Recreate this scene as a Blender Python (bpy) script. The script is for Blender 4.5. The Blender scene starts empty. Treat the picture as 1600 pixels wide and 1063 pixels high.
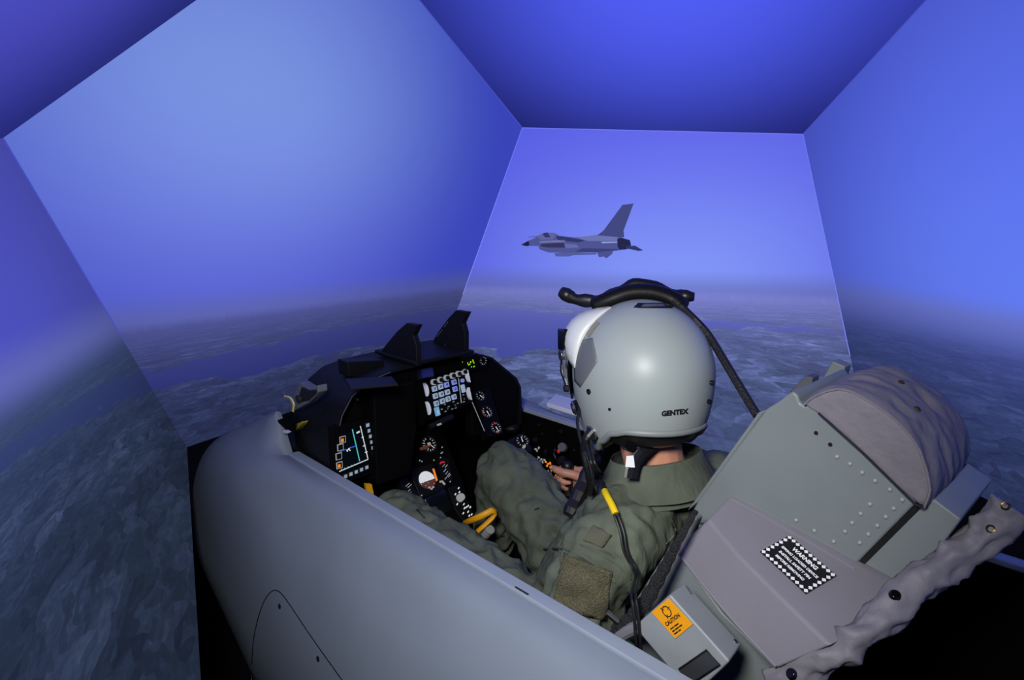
import bpy, bmesh, math, random
import numpy as np
from mathutils import Vector, Matrix, noise
from mathutils.bvhtree import BVHTree
random.seed(7)
scene = bpy.context.scene
COL = scene.collection

# ------------------------------------------------------------------ camera
# world: X = cockpit forward, Y = cockpit left, Z = up, metres
F = 1030.0
CAM = np.array([-0.74697, 1.04366, 1.70377])
MR = np.array([[-0.69390625, -0.15192726, 0.70385526],
               [-0.72004868, 0.13975278, -0.67970512],
               [0.00490001, -0.97846168, -0.20637036]])
cd = bpy.data.cameras.new('camera'); cam = bpy.data.objects.new('camera', cd); COL.objects.link(cam)
cd.sensor_width = 36.0; cd.lens = 36.0 * F / 1600.0; cd.clip_start = 0.02; cd.clip_end = 50
mw = Matrix.Identity(4)
for i in range(3):
    mw[i][0] = MR[i, 0]; mw[i][1] = -MR[i, 1]; mw[i][2] = -MR[i, 2]; mw[i][3] = CAM[i]
cam.matrix_world = mw
scene.camera = cam
EYE = np.array([0, 0, 1.4])          # centre of the faceted screen dome

# ------------------------------------------------------------------ world, lamps, exposure
w = bpy.data.worlds.new('world'); scene.world = w; w.use_nodes = True
w.node_tree.nodes['Background'].inputs[0].default_value = (0.0012, 0.0014, 0.0030, 1)
w.node_tree.nodes['Background'].inputs[1].default_value = 1.0
vs = scene.view_settings
vs.view_transform = 'Standard'; vs.look = 'None'; vs.exposure = 0.0; vs.gamma = 1.0
try: vs.use_curve_mapping = False
except Exception: pass
# photographer's soft work lamp, held above and behind the camera
sl = bpy.data.lights.new('work_lamp', 'SPOT'); sl.energy = 88.0; sl.color = (1.0, 0.985, 0.965); sl.spot_size = math.radians(78); sl.spot_blend = 1.0; sl.shadow_soft_size = .12
so = bpy.data.objects.new('work_lamp', sl); COL.objects.link(so); so.location = (-0.58, 1.14, 1.92)
so.rotation_euler = (Vector((0.10, 0.10, 1.16)) - so.location).to_track_quat('-Z', 'Y').to_euler()

# ------------------------------------------------------------------ geometry of sight (to read positions off known planes)
def rayw(x, y): return MR @ np.array([(x - 800) / F, (y - 531.5) / F, 1.0])
def ony(x, y, Y): r = rayw(x, y); return CAM + (Y - CAM[1]) / r[1] * r
def onx(x, y, X): r = rayw(x, y); return CAM + (X - CAM[0]) / r[0] * r
def onz(x, y, Z): r = rayw(x, y); return CAM + (Z - CAM[2]) / r[2] * r
def atd(x, y, d): return CAM + d * rayw(x, y)
def onpl(x, y, p0, n):
    r = rayw(x, y); n = np.array(n); return CAM + ((np.array(p0) - CAM) @ n) / (r @ n) * r
def unit(v): v = np.array(v, float); return v / np.linalg.norm(v)

# ------------------------------------------------------------------ mesh helpers
class MB:
    def __init__(s): s.v = []; s.f = []
    def add(s, vs, fs):
        n = len(s.v); s.v += [tuple(float(c) for c in p) for p in vs]
        s.f += [tuple(i + n for i in f) for f in fs]; return s
    def box(s, c, h, ax=None):
        ax = np.eye(3) if ax is None else np.array(ax)
        c = np.array(c, float)
        P = [c + a * h[0] * ax[0] + b * h[1] * ax[1] + d * h[2] * ax[2] for a in (-1, 1) for b in (-1, 1) for d in (-1, 1)]
        return s.add(P, [(0, 1, 3, 2), (4, 6, 7, 5), (0, 4, 5, 1), (2, 3, 7, 6), (0, 2, 6, 4), (1, 5, 7, 3)])
    def prism(s, poly, vec):
        n = len(poly); P = [np.array(p, float) for p in poly]; Q = [p + np.array(vec, float) for p in P]
        return s.add(P + Q, [tuple(range(n))[::-1], tuple(range(n, 2 * n))] + [(i, (i + 1) % n, n + (i + 1) % n, n + i) for i in range(n)])
    def hull2(s, A, B):
        n = len(A)
        return s.add(list(A) + list(B), [tuple(range(n))[::-1], tuple(range(n, 2 * n))] + [(i, (i + 1) % n, n + (i + 1) % n, n + i) for i in range(n)])
    def loft(s, rings, caps=True, closed=True):
        n = len(rings[0]); vs = [p for r in rings for p in r]; fs = []
        for a in range(len(rings) - 1):
            for i in range(n if closed else n - 1):
                j = (i + 1) % n; fs.append((a * n + i, a * n + j, (a + 1) * n + j, (a + 1) * n + i))
        if caps: fs.append(tuple(range(n))[::-1]); fs.append(tuple(range((len(rings) - 1) * n, len(rings) * n)))
        return s.add(vs, fs)
    def tube(s, pts, r, n=8, flat=None):
        pts = [np.array(p, float) for p in pts]; m = len(pts)
        if not hasattr(r, '__len__'): r = [r] * m
        rings = []; up = None
        for i in range(m):
            t = unit(pts[min(i + 1, m - 1)] - pts[max(i - 1, 0)])
            if up is None:
                up = np.array([0, 0, 1.0]) if abs(t[2]) < .9 else np.array([1.0, 0, 0])
                if flat is not None: up = np.array(flat, float)
            a = up - t * (up @ t); a = unit(a); b = np.cross(t, a); up = a
            ri = r[i] if hasattr(r[i], '__len__') else (r[i], r[i])
            rings.append([pts[i] + a * ri[0] * math.cos(q) + b * ri[1] * math.sin(q) for q in [2 * math.pi * k / n for k in range(n)]])
        return s.loft(rings)
    def cyl(s, c, ax, r, h, n=20, r2=None):
        c = np.array(c, float); ax = unit(ax); return s.tube2(c, c + ax * h, r, r if r2 is None else r2, n)
    def tube2(s, a, b, r1, r2, n):
        t = unit(b - a); u = np.array([0, 0, 1.0]) if abs(t[2]) < .9 else np.array([1.0, 0, 0])
        u = unit(u - t * (u @ t)); v = np.cross(t, u)
        R = [[p + u * r * math.cos(q) + v * r * math.sin(q) for q in [2 * math.pi * k / n for k in range(n)]] for p, r in ((a, r1), (b, r2))]
        return s.loft(R)
    def ring(s, c, ax, r, rt, n=24, m=6):
        ax = unit(ax); u = np.array([0, 0, 1.0]) if abs(ax[2]) < .9 else np.array([1.0, 0, 0])
        u = unit(u - ax * (u @ ax)); v = np.cross(ax, u); c = np.array(c, float); vs = []; fs = []
        for i in range(n):
            q = 2 * math.pi * i / n; d = u * math.cos(q) + v * math.sin(q)
            for j in range(m):
                w_ = 2 * math.pi * j / m; vs.append(c + d * (r + rt * math.cos(w_)) + ax * rt * math.sin(w_))
        for i in range(n):
            for j in range(m):
                fs.append((i * m + j, ((i + 1) % n) * m + j, ((i + 1) % n) * m + (j + 1) % m, i * m + (j + 1) % m))
        return s.add(vs, fs)
    def sphere(s, c, r, n=12, m=8, ax=None):
        r = r if hasattr(r, '__len__') else (r, r, r); ax = np.eye(3) if ax is None else np.array(ax); c = np.array(c, float)
        rings = []
        for i in range(m + 1):
            th = math.pi * (0.02 + .96 * i / m)
            rings.append([c + ax[0] * r[0] * math.sin(th) * math.cos(2 * math.pi * k / n) + ax[1] * r[1] * math.sin(th) * math.sin(2 * math.pi * k / n) + ax[2] * r[2] * math.cos(th) for k in range(n)])
        return s.loft(rings)

WPOS = {}
def obj(name, mb, mat, parent=None, smooth=False, bevel=0, seg=2, subd=0, label=None, origin='center', kind=None):
    P = np.array(mb.v); lo = P.min(0); hi = P.max(0); o0 = (lo + hi) / 2
    if origin == 'base': o0[2] = lo[2]
    me = bpy.data.meshes.new(name); me.from_pydata([tuple(p) for p in (P - o0)], [], mb.f); me.update()
    bm = bmesh.new(); bm.from_mesh(me); bmesh.ops.recalc_face_normals(bm, faces=bm.faces); bm.to_mesh(me); bm.free()
    if mat: me.materials.append(mat)
    o = bpy.data.objects.new(name, me); COL.objects.link(o)
    if parent is not None:
        o.parent = parent; o.location = Vector(o0) - Vector(WPOS[parent.name])
    else: o.location = Vector(o0)
    WPOS[o.name] = o0
    if smooth:
        for p in me.polygons: p.use_smooth = True
    if bevel:
        b = o.modifiers.new('bevel', 'BEVEL'); b.width = bevel; b.segments = seg; b.limit_method = 'ANGLE'; b.angle_limit = math.radians(35)
        for p in me.polygons: p.use_smooth = True
        wn = o.modifiers.new('wn', 'WEIGHTED_NORMAL')
    if subd:
        m = o.modifiers.new('sub', 'SUBSURF'); m.levels = subd; m.render_levels = subd
    if any(q in name for q in ('lettering', 'marks', 'symbols', '_dots', 'diamonds')): o['kind'] = 'stuff'
    if label: o['label'] = label
    if kind: o['kind'] = kind
    return o
def thing(name, loc, label, cat, group=None):
    o = bpy.data.objects.new(name, None); COL.objects.link(o); o.location = loc; o.empty_display_size = .05
    o['label'] = label; o['category'] = cat
    if group: o['group'] = group
    WPOS[o.name] = np.array(loc, float); return o
def tag(o, label, cat, group=None):
    o['label'] = label; o['category'] = cat
    if group: o['group'] = group
    return o
def autosmooth(o, deg=40):
    for p in o.data.polygons: p.use_smooth = True
    bm = bmesh.new(); bm.from_mesh(o.data)
    for e in bm.edges:
        if len(e.link_faces) == 2 and e.calc_face_angle(0) > math.radians(deg): e.smooth = False
    bm.to_mesh(o.data); bm.free()
    return o

# ------------------------------------------------------------------ materials
def lin(c):
    return tuple(((x / 255) / 12.92 if x / 255 <= .04045 else ((x / 255 + .055) / 1.055) ** 2.4) for x in c)
def mat(name, rgb, rough=.5, metal=0, bump=0, bscale=60, var=0, vscale=8, emit=None, es=0, spec=.5, aniso=None, coat=0, sheen=0, stretch=None):
    m = bpy.data.materials.new(name); m.use_nodes = True; nt = m.node_tree; b = nt.nodes['Principled BSDF']
    c = lin(rgb) + (1,)
    b.inputs['Base Color'].default_value = c; b.inputs['Roughness'].default_value = rough; b.inputs['Metallic'].default_value = metal
    b.inputs['Specular IOR Level'].default_value = spec
    if coat: b.inputs['Coat Weight'].default_value = coat; b.inputs['Coat Roughness'].default_value = .2
    if sheen: b.inputs['Sheen Weight'].default_value = sheen
    if emit: b.inputs['Emission Color'].default_value = lin(emit) + (1,); b.inputs['Emission Strength'].default_value = es
    if bump or var:
        tc = nt.nodes.new('ShaderNodeTexCoord')
        src = tc.outputs['Object']
        if stretch:
            mp = nt.nodes.new('ShaderNodeMapping'); mp.inputs['Scale'].default_value = stretch
            nt.links.new(src, mp.inputs[0]); src = mp.outputs[0]
    if var:
        n = nt.nodes.new('ShaderNodeTexNoise'); n.inputs['Scale'].default_value = vscale; n.inputs['Detail'].default_value = 5
        nt.links.new(src, n.inputs['Vector'])
        r = nt.nodes.new('ShaderNodeMapRange'); r.inputs[1].default_value = .3; r.inputs[2].default_value = .7
        r.inputs[3].default_value = 1 - var; r.inputs[4].default_value = 1 + var; nt.links.new(n.outputs[0], r.inputs[0])
        mx = nt.nodes.new('ShaderNodeVectorMath'); mx.operation = 'SCALE'; mx.inputs[0].default_value = c[:3]
        nt.links.new(r.outputs[0], mx.inputs['Scale']); nt.links.new(mx.outputs[0], b.inputs['Base Color'])
    if bump:
        n = nt.nodes.new('ShaderNodeTexNoise'); n.inputs['Scale'].default_value = bscale; n.inputs['Detail'].default_value = 4
        nt.links.new(src, n.inputs['Vector'])
        bp = nt.nodes.new('ShaderNodeBump'); bp.inputs['Strength'].default_value = bump; bp.inputs['Distance'].default_value = .01
        nt.links.new(n.outputs[0], bp.inputs['Height']); nt.links.new(bp.outputs[0], b.inputs['Normal'])
    return m
M = {}
M['grey_paint'] = mat('grey_paint', (118, 128, 140), .5, bump=.02, bscale=200, var=.05, vscale=5)
M['grey_sill'] = mat('grey_sill', (136, 146, 160), .45, var=.05, vscale=12)
M['helmet'] = mat('helmet_paint', (144, 153, 152), .42, bump=.012, bscale=150, var=.02, vscale=9, spec=.4)
M['helmet_dark'] = mat('helmet_patch', (96, 101, 103), .5)
M['helmet_edge'] = mat('helmet_edge', (120, 126, 126), .5)
M['visor_white'] = mat('visor_white', (196, 200, 200), .35)
M['black'] = mat('black_plastic', (12, 12, 13), .5, bump=.04, bscale=120, spec=.22)
M['black_rubber'] = mat('black_rubber', (16, 16, 18), .42)
M['black_gloss'] = mat('black_gloss', (10, 10, 12), .15)
M['panel_black'] = mat('panel_black', (5, 5, 6), .65, spec=.08)
M['hood'] = mat('hood_black', (11, 12, 17), .55, bump=.03, bscale=90, spec=.25)
M['suit'] = None
M['patch'] = mat('sleeve_velcro', (100, 97, 74), .95, bump=.9, bscale=420, var=.28, vscale=260)
M['patch2'] = mat('shoulder_velcro', (84, 83, 70), .95, bump=.4, bscale=500)
M['skin'] = mat('skin', (200, 142, 116), .5, var=.06, vscale=40)
M['neck'] = M['skin']
M['nail'] = mat('nail', (222, 175, 165), .3)
M['canvas'] = mat('canvas', (110, 107, 115), .75, bump=.5, bscale=32, var=.08, vscale=14, stretch=(1, 1.0, 1))
M['canvas_roll'] = mat('canvas_roll', (112, 110, 118), .6, bump=.25, bscale=45, var=.1, vscale=16)
M['pad'] = mat('pad_vinyl', (116, 114, 122), .6, bump=.06, bscale=260, var=.05, vscale=9)
M['seat_grey'] = mat('seat_grey', (113, 121, 122), .45, bump=.02, bscale=150, var=.05, vscale=9)
M['box_grey'] = mat('box_grey', (132, 138, 142), .5, bump=.03, bscale=200, var=.04, vscale=20)
M['metal'] = mat('metal', (170, 172, 176), .3, metal=1)
M['rivet'] = mat('rivet', (140, 146, 146), .4)
M['yellow'] = mat('yellow', (222, 158, 10), .5)
M['yellow2'] = mat('yellow_sleeve', (228, 196, 20), .45)
M['yellow_dull'] = mat('yellow_strap', (150, 138, 30), .7)
M['orange_lbl'] = mat('orange_label', (226, 152, 8), .45)
M['white'] = mat('white_paint', (225, 226, 228), .5)
M['black_ink'] = mat('black_ink', (8, 8, 9), .5)
M['card'] = mat('white_card', (214, 216, 220), .5)
M['green_btl'] = mat('green_paint', (52, 112, 48), .4)
M['dark_floor'] = mat('dark_floor', (16, 16, 19), .7, bump=.1, bscale=60)
M['dark_metal'] = mat('dark_metal', (22, 23, 26), .5)
M['grey_metal'] = mat('bracket_grey', (96, 98, 104), .6, bump=.2, bscale=60)
def em(name, rgb, s, base=(8, 8, 8)): return mat(name, base, .4, emit=rgb, es=s)
M['em_white'] = em('lit_white', (235, 240, 245), .75)
M['em_dim'] = em('lit_white_dim', (200, 204, 206), .45)
M['em_key'] = mat('key_lit', (150, 165, 180), .5, emit=(150, 172, 196), es=.35)
M['em_keyb'] = mat('key_lit_blue', (130, 145, 205), .5, emit=(110, 130, 210), es=.35)
M['em_cyan'] = em('lit_cyan', (90, 200, 200), .8)
M['em_blue'] = em('lit_blue', (50, 90, 225), .8)
M['em_green'] = em('lit_green', (180, 255, 0), 1.0)
M['em_amber'] = em('lit_amber', (255, 140, 30), .9)
M['em_red'] = em('lit_red', (225, 40, 50), .7)
M['red_knob'] = mat('red_knob', (215, 30, 25), .4)
M['em_brown'] = em('lit_brown', (112, 62, 48), .5)
M['screen_dark'] = mat('screen_dark', (6, 8, 10), .12, emit=(2, 10, 16), es=.5)
M['led_blue'] = em('led_blue', (60, 90, 255), 1.5)

def suit_material():
    m = bpy.data.materials.new('flight_suit_cloth'); m.use_nodes = True; nt = m.node_tree; b = nt.nodes['Principled BSDF']
    b.inputs['Roughness'].default_value = .85; b.inputs['Specular IOR Level'].default_value = .25
    tc = nt.nodes.new('ShaderNodeTexCoord')
    n = nt.nodes.new('ShaderNodeTexNoise'); n.inputs['Scale'].default_value = 14; n.inputs['Detail'].default_value = 6
    nt.links.new(tc.outputs['Object'], n.inputs['Vector'])
    cr = nt.nodes.new('ShaderNodeValToRGB'); cr.color_ramp.elements[0].position = .3; cr.color_ramp.elements[1].position = .72
    cr.color_ramp.elements[0].color = lin((72, 78, 66)) + (1,); cr.color_ramp.elements[1].color = lin((92, 99, 86)) + (1,)
    nt.links.new(n.outputs[0], cr.inputs[0]); nt.links.new(cr.outputs[0], b.inputs['Base Color'])
    n2 = nt.nodes.new('ShaderNodeTexNoise'); n2.inputs['Scale'].default_value = 26; n2.inputs['Detail'].default_value = 3; n2.inputs['Distortion'].default_value = 1.5
    mp = nt.nodes.new('ShaderNodeMapping'); mp.inputs['Scale'].default_value = (.55, 1.5, .8); mp.inputs['Rotation'].default_value = (.4, .5, .2)
    nt.links.new(tc.outputs['Object'], mp.inputs[0]); nt.links.new(mp.outputs[0], n2.inputs['Vector'])
    n3 = nt.nodes.new('ShaderNodeTexNoise'); n3.inputs['Scale'].default_value = 500; nt.links.new(tc.outputs['Object'], n3.inputs['Vector'])
    ad = nt.nodes.new('ShaderNodeMath'); ad.operation = 'MULTIPLY_ADD'; ad.inputs[1].default_value = .06
    nt.links.new(n3.outputs[0], ad.inputs[0]); nt.links.new(n2.outputs[0], ad.inputs[2])
    bp = nt.nodes.new('ShaderNodeBump'); bp.inputs['Strength'].default_value = .35; bp.inputs['Distance'].default_value = .01
    nt.links.new(ad.outputs[0], bp.inputs['Height']); nt.links.new(bp.outputs[0], b.inputs['Normal'])
    return m
M['suit'] = suit_material()

# ------------------------------------------------------------------ rear-projection screen picture (sky over fields and a strait)
def screen_mat(name, sky_lo, sky_hi, hot, rad, edge, lo, land=1.0, landtint=(1, 1, 1), hazek=11.0, hazec=(94, 100, 148), blend=(-.022, .006)):
    m = bpy.data.materials.new(name); m.use_nodes = True; nt = m.node_tree; nt.nodes.clear(); L = nt.links.new
    def N(t, **k):
        n = nt.nodes.new(t)
        for a, b in k.items(): setattr(n, a, b)
        return n
    def math_(op, a, b=None, c=None, clamp=False):
        n = N('ShaderNodeMath', operation=op); n.use_clamp = clamp
        for i, x in enumerate((a, b, c)):
            if x is None: continue
            if isinstance(x, (int, float)): n.inputs[i].default_value = x
            else: L(x, n.inputs[i])
        return n.outputs[0]
    def mr(x, a, b, c, d, smooth=True):
        n = N('ShaderNodeMapRange'); n.interpolation_type = 'SMOOTHSTEP' if smooth else 'LINEAR'
        L(x, n.inputs[0])
        for i, q in enumerate((a, b, c, d)): n.inputs[i + 1].default_value = q
        return n.outputs[0]
    def mix(f, a, b, blend='MIX'):
        n = N('ShaderNodeMix', data_type='RGBA', blend_type=blend)
        if isinstance(f, (int, float)): n.inputs[0].default_value = f
        else: L(f, n.inputs[0])
        for i, x in ((6, a), (7, b)):
            if isinstance(x, tuple): n.inputs[i].default_value = x if len(x) == 4 else x + (1,)
            else: L(x, n.inputs[i])
        return n.outputs[2]
    geo = N('ShaderNodeNewGeometry')
    sub = N('ShaderNodeVectorMath', operation='SUBTRACT'); L(geo.outputs['Position'], sub.inputs[0]); sub.inputs[1].default_value = tuple(EYE)
    nrm = N('ShaderNodeVectorMath', operation='NORMALIZE'); L(sub.outputs[0], nrm.inputs[0])
    sep = N('ShaderNodeSeparateXYZ'); L(nrm.outputs[0], sep.inputs[0])
    dz = sep.outputs[2]
    ndz = math_('MULTIPLY', dz, -1.0)
    den = math_('MAXIMUM', ndz, 0.02)
    gx = math_('DIVIDE', sep.outputs[0], den); gy = math_('DIVIDE', sep.outputs[1], den)
    cmb = N('ShaderNodeCombineXYZ'); L(gx, cmb.inputs[0]); L(gy, cmb.inputs[1])
    g = cmb.outputs[0]
    # fields
    vo = N('ShaderNodeTexVoronoi'); vo.inputs['Scale'].default_value = 2.6
    wob = N('ShaderNodeTexNoise'); wob.inputs['Scale'].default_value = 1.3; wob.inputs['Detail'].default_value = 3; L(g, wob.inputs['Vector'])
    sc = N('ShaderNodeVectorMath', operation='SCALE'); L(wob.outputs['Color'], sc.inputs[0]); sc.inputs['Scale'].default_value = .9
    ad = N('ShaderNodeVectorMath', operation='ADD'); L(g, ad.inputs[0]); L(sc.outputs[0], ad.inputs[1])
    L(ad.outputs[0], vo.inputs['Vector'])
    vs_ = N('ShaderNodeSeparateColor'); L(vo.outputs['Color'], vs_.inputs[0])
    vo2 = N('ShaderNodeTexVoronoi'); vo2.inputs['Scale'].default_value = 7.0; L(ad.outputs[0], vo2.inputs['Vector'])
    vs2 = N('ShaderNodeSeparateColor'); L(vo2.outputs['Color'], vs2.inputs[0])
    big = N('ShaderNodeTexNoise'); big.inputs['Scale'].default_value = .55; big.inputs['Detail'].default_value = 5; L(g, big.inputs['Vector'])
    fine = N('ShaderNodeTexNoise'); fine.inputs['Scale'].default_value = 14; fine.inputs['Detail'].default_value = 6; L(g, fine.inputs['Vector'])
    t = math_('MULTIPLY_ADD', vs_.outputs[0], .30, math_('MULTIPLY', vs2.outputs[1], .26))
    t = math_('MULTIPLY_ADD', fine.outputs[0], .42, t)
    t = math_('MULTIPLY_ADD', math_('SUBTRACT', big.outputs[0], .5), .9, t)
    cr = N('ShaderNodeValToRGB'); e = cr.color_ramp.elements
    e[0].position = .22; e[0].color = lin((36, 42, 60)) + (1,); e[1].position = .98; e[1].color = lin((104, 114, 152)) + (1,)
    q = e.new(.42); q.color = lin((46, 54, 76)) + (1,)
    q = e.new(.62); q.color = lin((60, 70, 98)) + (1,)
    q = e.new(.78); q.color = lin((78, 88, 120)) + (1,)
    L(t, cr.inputs[0])
    landc = mix(math_('MULTIPLY', vs2.outputs[2], .35), cr.outputs[0], lin((50, 72, 86)))
    # water strait bounded by azimuth curves
    az = math_('ARCTAN2', sep.outputs[1], sep.outputs[0])
    a01 = mr(az, math.radians(-110), math.radians(70), 0, 1, False)
    def curve(pts):
        c = N('ShaderNodeValToRGB'); c.color_ramp.interpolation = 'LINEAR'; el = c.color_ramp.elements
        pts = sorted(pts); P = lambda d: (d + 110) / 180
        el[0].position = P(pts[0][0]); el[0].color = (pts[0][1] * 3,) * 3 + (1,)
        el[1].position = P(pts[-1][0]); el[1].color = (pts[-1][1] * 3,) * 3 + (1,)
        for d, v in pts[1:-1]:
            k = el.new(P(d)); k.color = (v * 3,) * 3 + (1,)
        L(a01, c.inputs[0]); return math_('DIVIDE', c.outputs[0], 3.0)
    up = curve([(60, .07), (36, .082), (27, .106), (15, .094), (-3, .077), (-20, .066), (-27, .064), (-38, .078), (-45, .094), (-60, .09), (-71, .085), (-90, .095)])
    dn = curve([(60, .10), (36, .137), (27, .150), (15, .170), (-3, .150), (-17, .148), (-25, .200), (-43, .215), (-52, .18), (-60, .135), (-71, .112), (-90, .10)])
    wn = N('ShaderNodeTexNoise'); wn.inputs['Scale'].default_value = 1.1; wn.inputs['Detail'].default_value = 6; L(g, wn.inputs['Vector'])
    dd = math_('MULTIPLY_ADD', math_('SUBTRACT', wn.outputs[0], .5), math_('MULTIPLY', ndz, .55), ndz)
    m1 = math_('MULTIPLY', math_('SUBTRACT', dd, up), 220.0, None, True); m2 = math_('MULTIPLY', math_('SUBTRACT', dn, dd), 220.0, None, True)
    wat = math_('MULTIPLY', m1, m2)
    ground = mix(wat, landc, lin((42, 51, 106)))
    # haze towards the horizon
    hz = math_('POWER', 2.718, math_('MULTIPLY', ndz, -hazek))
    hz = math_('MINIMUM', hz, 1.0)
    ground = mix(math_('MULTIPLY', hz, .88), ground, lin(hazec))
    gl = N('ShaderNodeVectorMath', operation='SCALE'); L(ground, gl.inputs[0]); gl.inputs['Scale'].default_value = land
    # sky
    skyf = mr(dz, 0.0, .55, 0, 1)
    sky = mix(skyf, lin(sky_lo), lin(sky_hi))
    # viewing-angle brightness of the screen, painted in as a fixed hot spot
    ds = N('ShaderNodeVectorMath', operation='DISTANCE'); L(geo.outputs['Position'], ds.inputs[0]); ds.inputs[1].default_value = tuple(hot)
    off = mr(ds.outputs['Value'], 0.05, rad, 0.0, 1.0)
    sky = mix(off, sky, lin(edge))
    fal = mr(ds.outputs['Value'], 0.05, rad, 1.0, lo)
    gt = N('ShaderNodeVectorMath', operation='MULTIPLY'); L(gl.outputs[0], gt.inputs[0]); gt.inputs[1].default_value = landtint
    gf = N('ShaderNodeVectorMath', operation='SCALE'); L(gt.outputs[0], gf.inputs[0]); L(fal, gf.inputs['Scale'])
    hb = mr(dz, .0, .075, 1, 0)
    hc = N('ShaderNodeVectorMath', operation='SCALE'); hc.inputs[0].default_value = lin((104, 112, 178)); L(fal, hc.inputs['Scale'])
    sky = mix(math_('MULTIPLY', hb, .7), sky, hc.outputs[0])
    pic = mix(mr(dz, blend[0], blend[1], 0, 1), gf.outputs[0], sky)
    b = N('ShaderNodeBsdfPrincipled'); b.inputs['Base Color'].default_value = (.012, .012, .014, 1); b.inputs['Roughness'].default_value = .9
    b.inputs['Specular IOR Level'].default_value = .1
    L(pic, b.inputs['Emission Color']); b.inputs['Emission Strength'].default_value = 1.0
    o = N('ShaderNodeOutputMaterial'); L(b.outputs[0], o.inputs[0])
    return m

# ------------------------------------------------------------------ the faceted screens (a dodecahedron around the eye point)
PL = {'F1': ((0.9716, 0.0414, 0.2331), 1.381), 'F2': ((0.5742, -0.8126, -0.0999), 0.9113), 'T': ((0.2787, -0.4515, 0.8477), 2.2349),
      'R': ((-0.4654, -0.8631, 0.1962), 1.3191), 'L': ((0.4767, 0.8465, -0.2372), 0.7187), 'TL': ((0.249, 0.5984, 0.7615), 2.1169)}
for k, n in (('A3', (-.649, .025, .76)), ('A4', (-.236, -.593, -.77)), ('A6', (.649, -.025, -.76)), ('A9', (-.969, -.06, -.238)), ('A10', (-.282, .455, -.845)), ('A11', (-.538, .837, .101))):
    PL[k] = (n, float(np.array(n) @ EYE + 1.05))
def X3(a, b, c): return np.linalg.solve(np.array([PL[a][0], PL[b][0], PL[c][0]]), np.array([PL[a][1], PL[b][1], PL[c][1]]))
def onface(x, y, k): n, d = PL[k]; return onpl(x, y, np.array(n) * d / np.dot(n, n), n)
vA = X3('F1', 'F2', 'T'); vU = X3('F1', 'T', 'TL'); vS = X3('F1', 'L', 'TL'); vB = X3('F2', 'T', 'R')
vQ = onface(292, 699, 'F1'); vP = onface(686, 564, 'F1'); vX = vB + (X3('F2', 'R', 'A4') - vB) * 1.12
vV = X3('T', 'R', 'A3'); vW = X3('T', 'TL', 'A3')
vL10 = onface(322, 1200, 'L')
FACES = {'wall_front': ('F1', [vA, vU, vS, vQ, vP]), 'wall_front_right': ('F2', [vA, vB, vX, X3('F2', 'A4', 'A6'), vP]),
         'ceiling': ('T', [vA, vB, vV, vW, vU]), 'wall_right': ('R', [vB, vX, onface(1900, 960, 'R'), X3('R', 'A3', 'A9'), vV]),
         'wall_left': ('L', [vS, vQ, vL10, X3('L', 'A10', 'A11'), X3('L', 'TL', 'A11')]),
         'wall_rear': ('A9', [X3('R', 'A3', 'A9'), X3('R', 'A4', 'A9'), X3('A4', 'A9', 'A10'), X3('A9', 'A10', 'A11'), X3('A3', 'A9', 'A11')]),
         'wall_upper_left': ('TL', [vS, X3('L', 'TL', 'A11'), X3('TL', 'A3', 'A11'), vW, vU])}
SM = {
 'wall_front': dict(sky_lo=(104, 114, 224), sky_hi=(122, 148, 224), hot=onface(370, 210, 'F1'), rad=.95, edge=(56, 68, 182), lo=.55, land=1.0, landtint=(1.05, 1.04, 1.55)),
 'wall_front_right': dict(sky_lo=(128, 148, 246), sky_hi=(100, 106, 238), hot=onface(1060, 390, 'F2'), rad=1.0, edge=(84, 88, 222), lo=.75, land=1.85, landtint=(1.15, 1.08, 1.36)),
 'ceiling': dict(sky_lo=(80, 94, 244), sky_hi=(80, 94, 244), hot=onface(1060, -70, 'T'), rad=.95, edge=(26, 30, 100), lo=.10),
 'wall_right': dict(sky_lo=(98, 124, 242), sky_hi=(90, 112, 236), hot=onface(1660, 350, 'R'), rad=1.25, edge=(54, 58, 160), lo=.45, land=.95, landtint=(.95, .95, 1.35), hazek=6.5, hazec=(76, 92, 152), blend=(-.10, .03)),
 'wall_left': dict(sky_lo=(76, 82, 192), sky_hi=(74, 74, 180), hot=onface(-160, 440, 'L'), rad=1.05, edge=(58, 62, 132), lo=.6, land=.75, landtint=(.88, .95, .98), hazek=8.0, hazec=(82, 96, 150), blend=(-.055, .015)),
 'wall_rear': dict(sky_lo=(98, 124, 242), sky_hi=(90, 112, 236), hot=X3('R', 'A3', 'A9') * .5 + X3('A9', 'A10', 'A11') * .5, rad=1.1, edge=(60, 70, 180), lo=.5, land=.95, landtint=(.95, .95, 1.35)),
 'wall_upper_left': dict(sky_lo=(76, 76, 192), sky_hi=(76, 76, 192), hot=onface(40, -150, 'TL'), rad=.85, edge=(32, 36, 112), lo=.22),
}
for nm, (k, poly) in FACES.items():
    n = unit(PL[k][0]); m = MB().prism(poly, n * .02)
    o = obj(nm, m, screen_mat('picture_' + nm, **SM[nm])); o['kind'] = 'structure'
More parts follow.
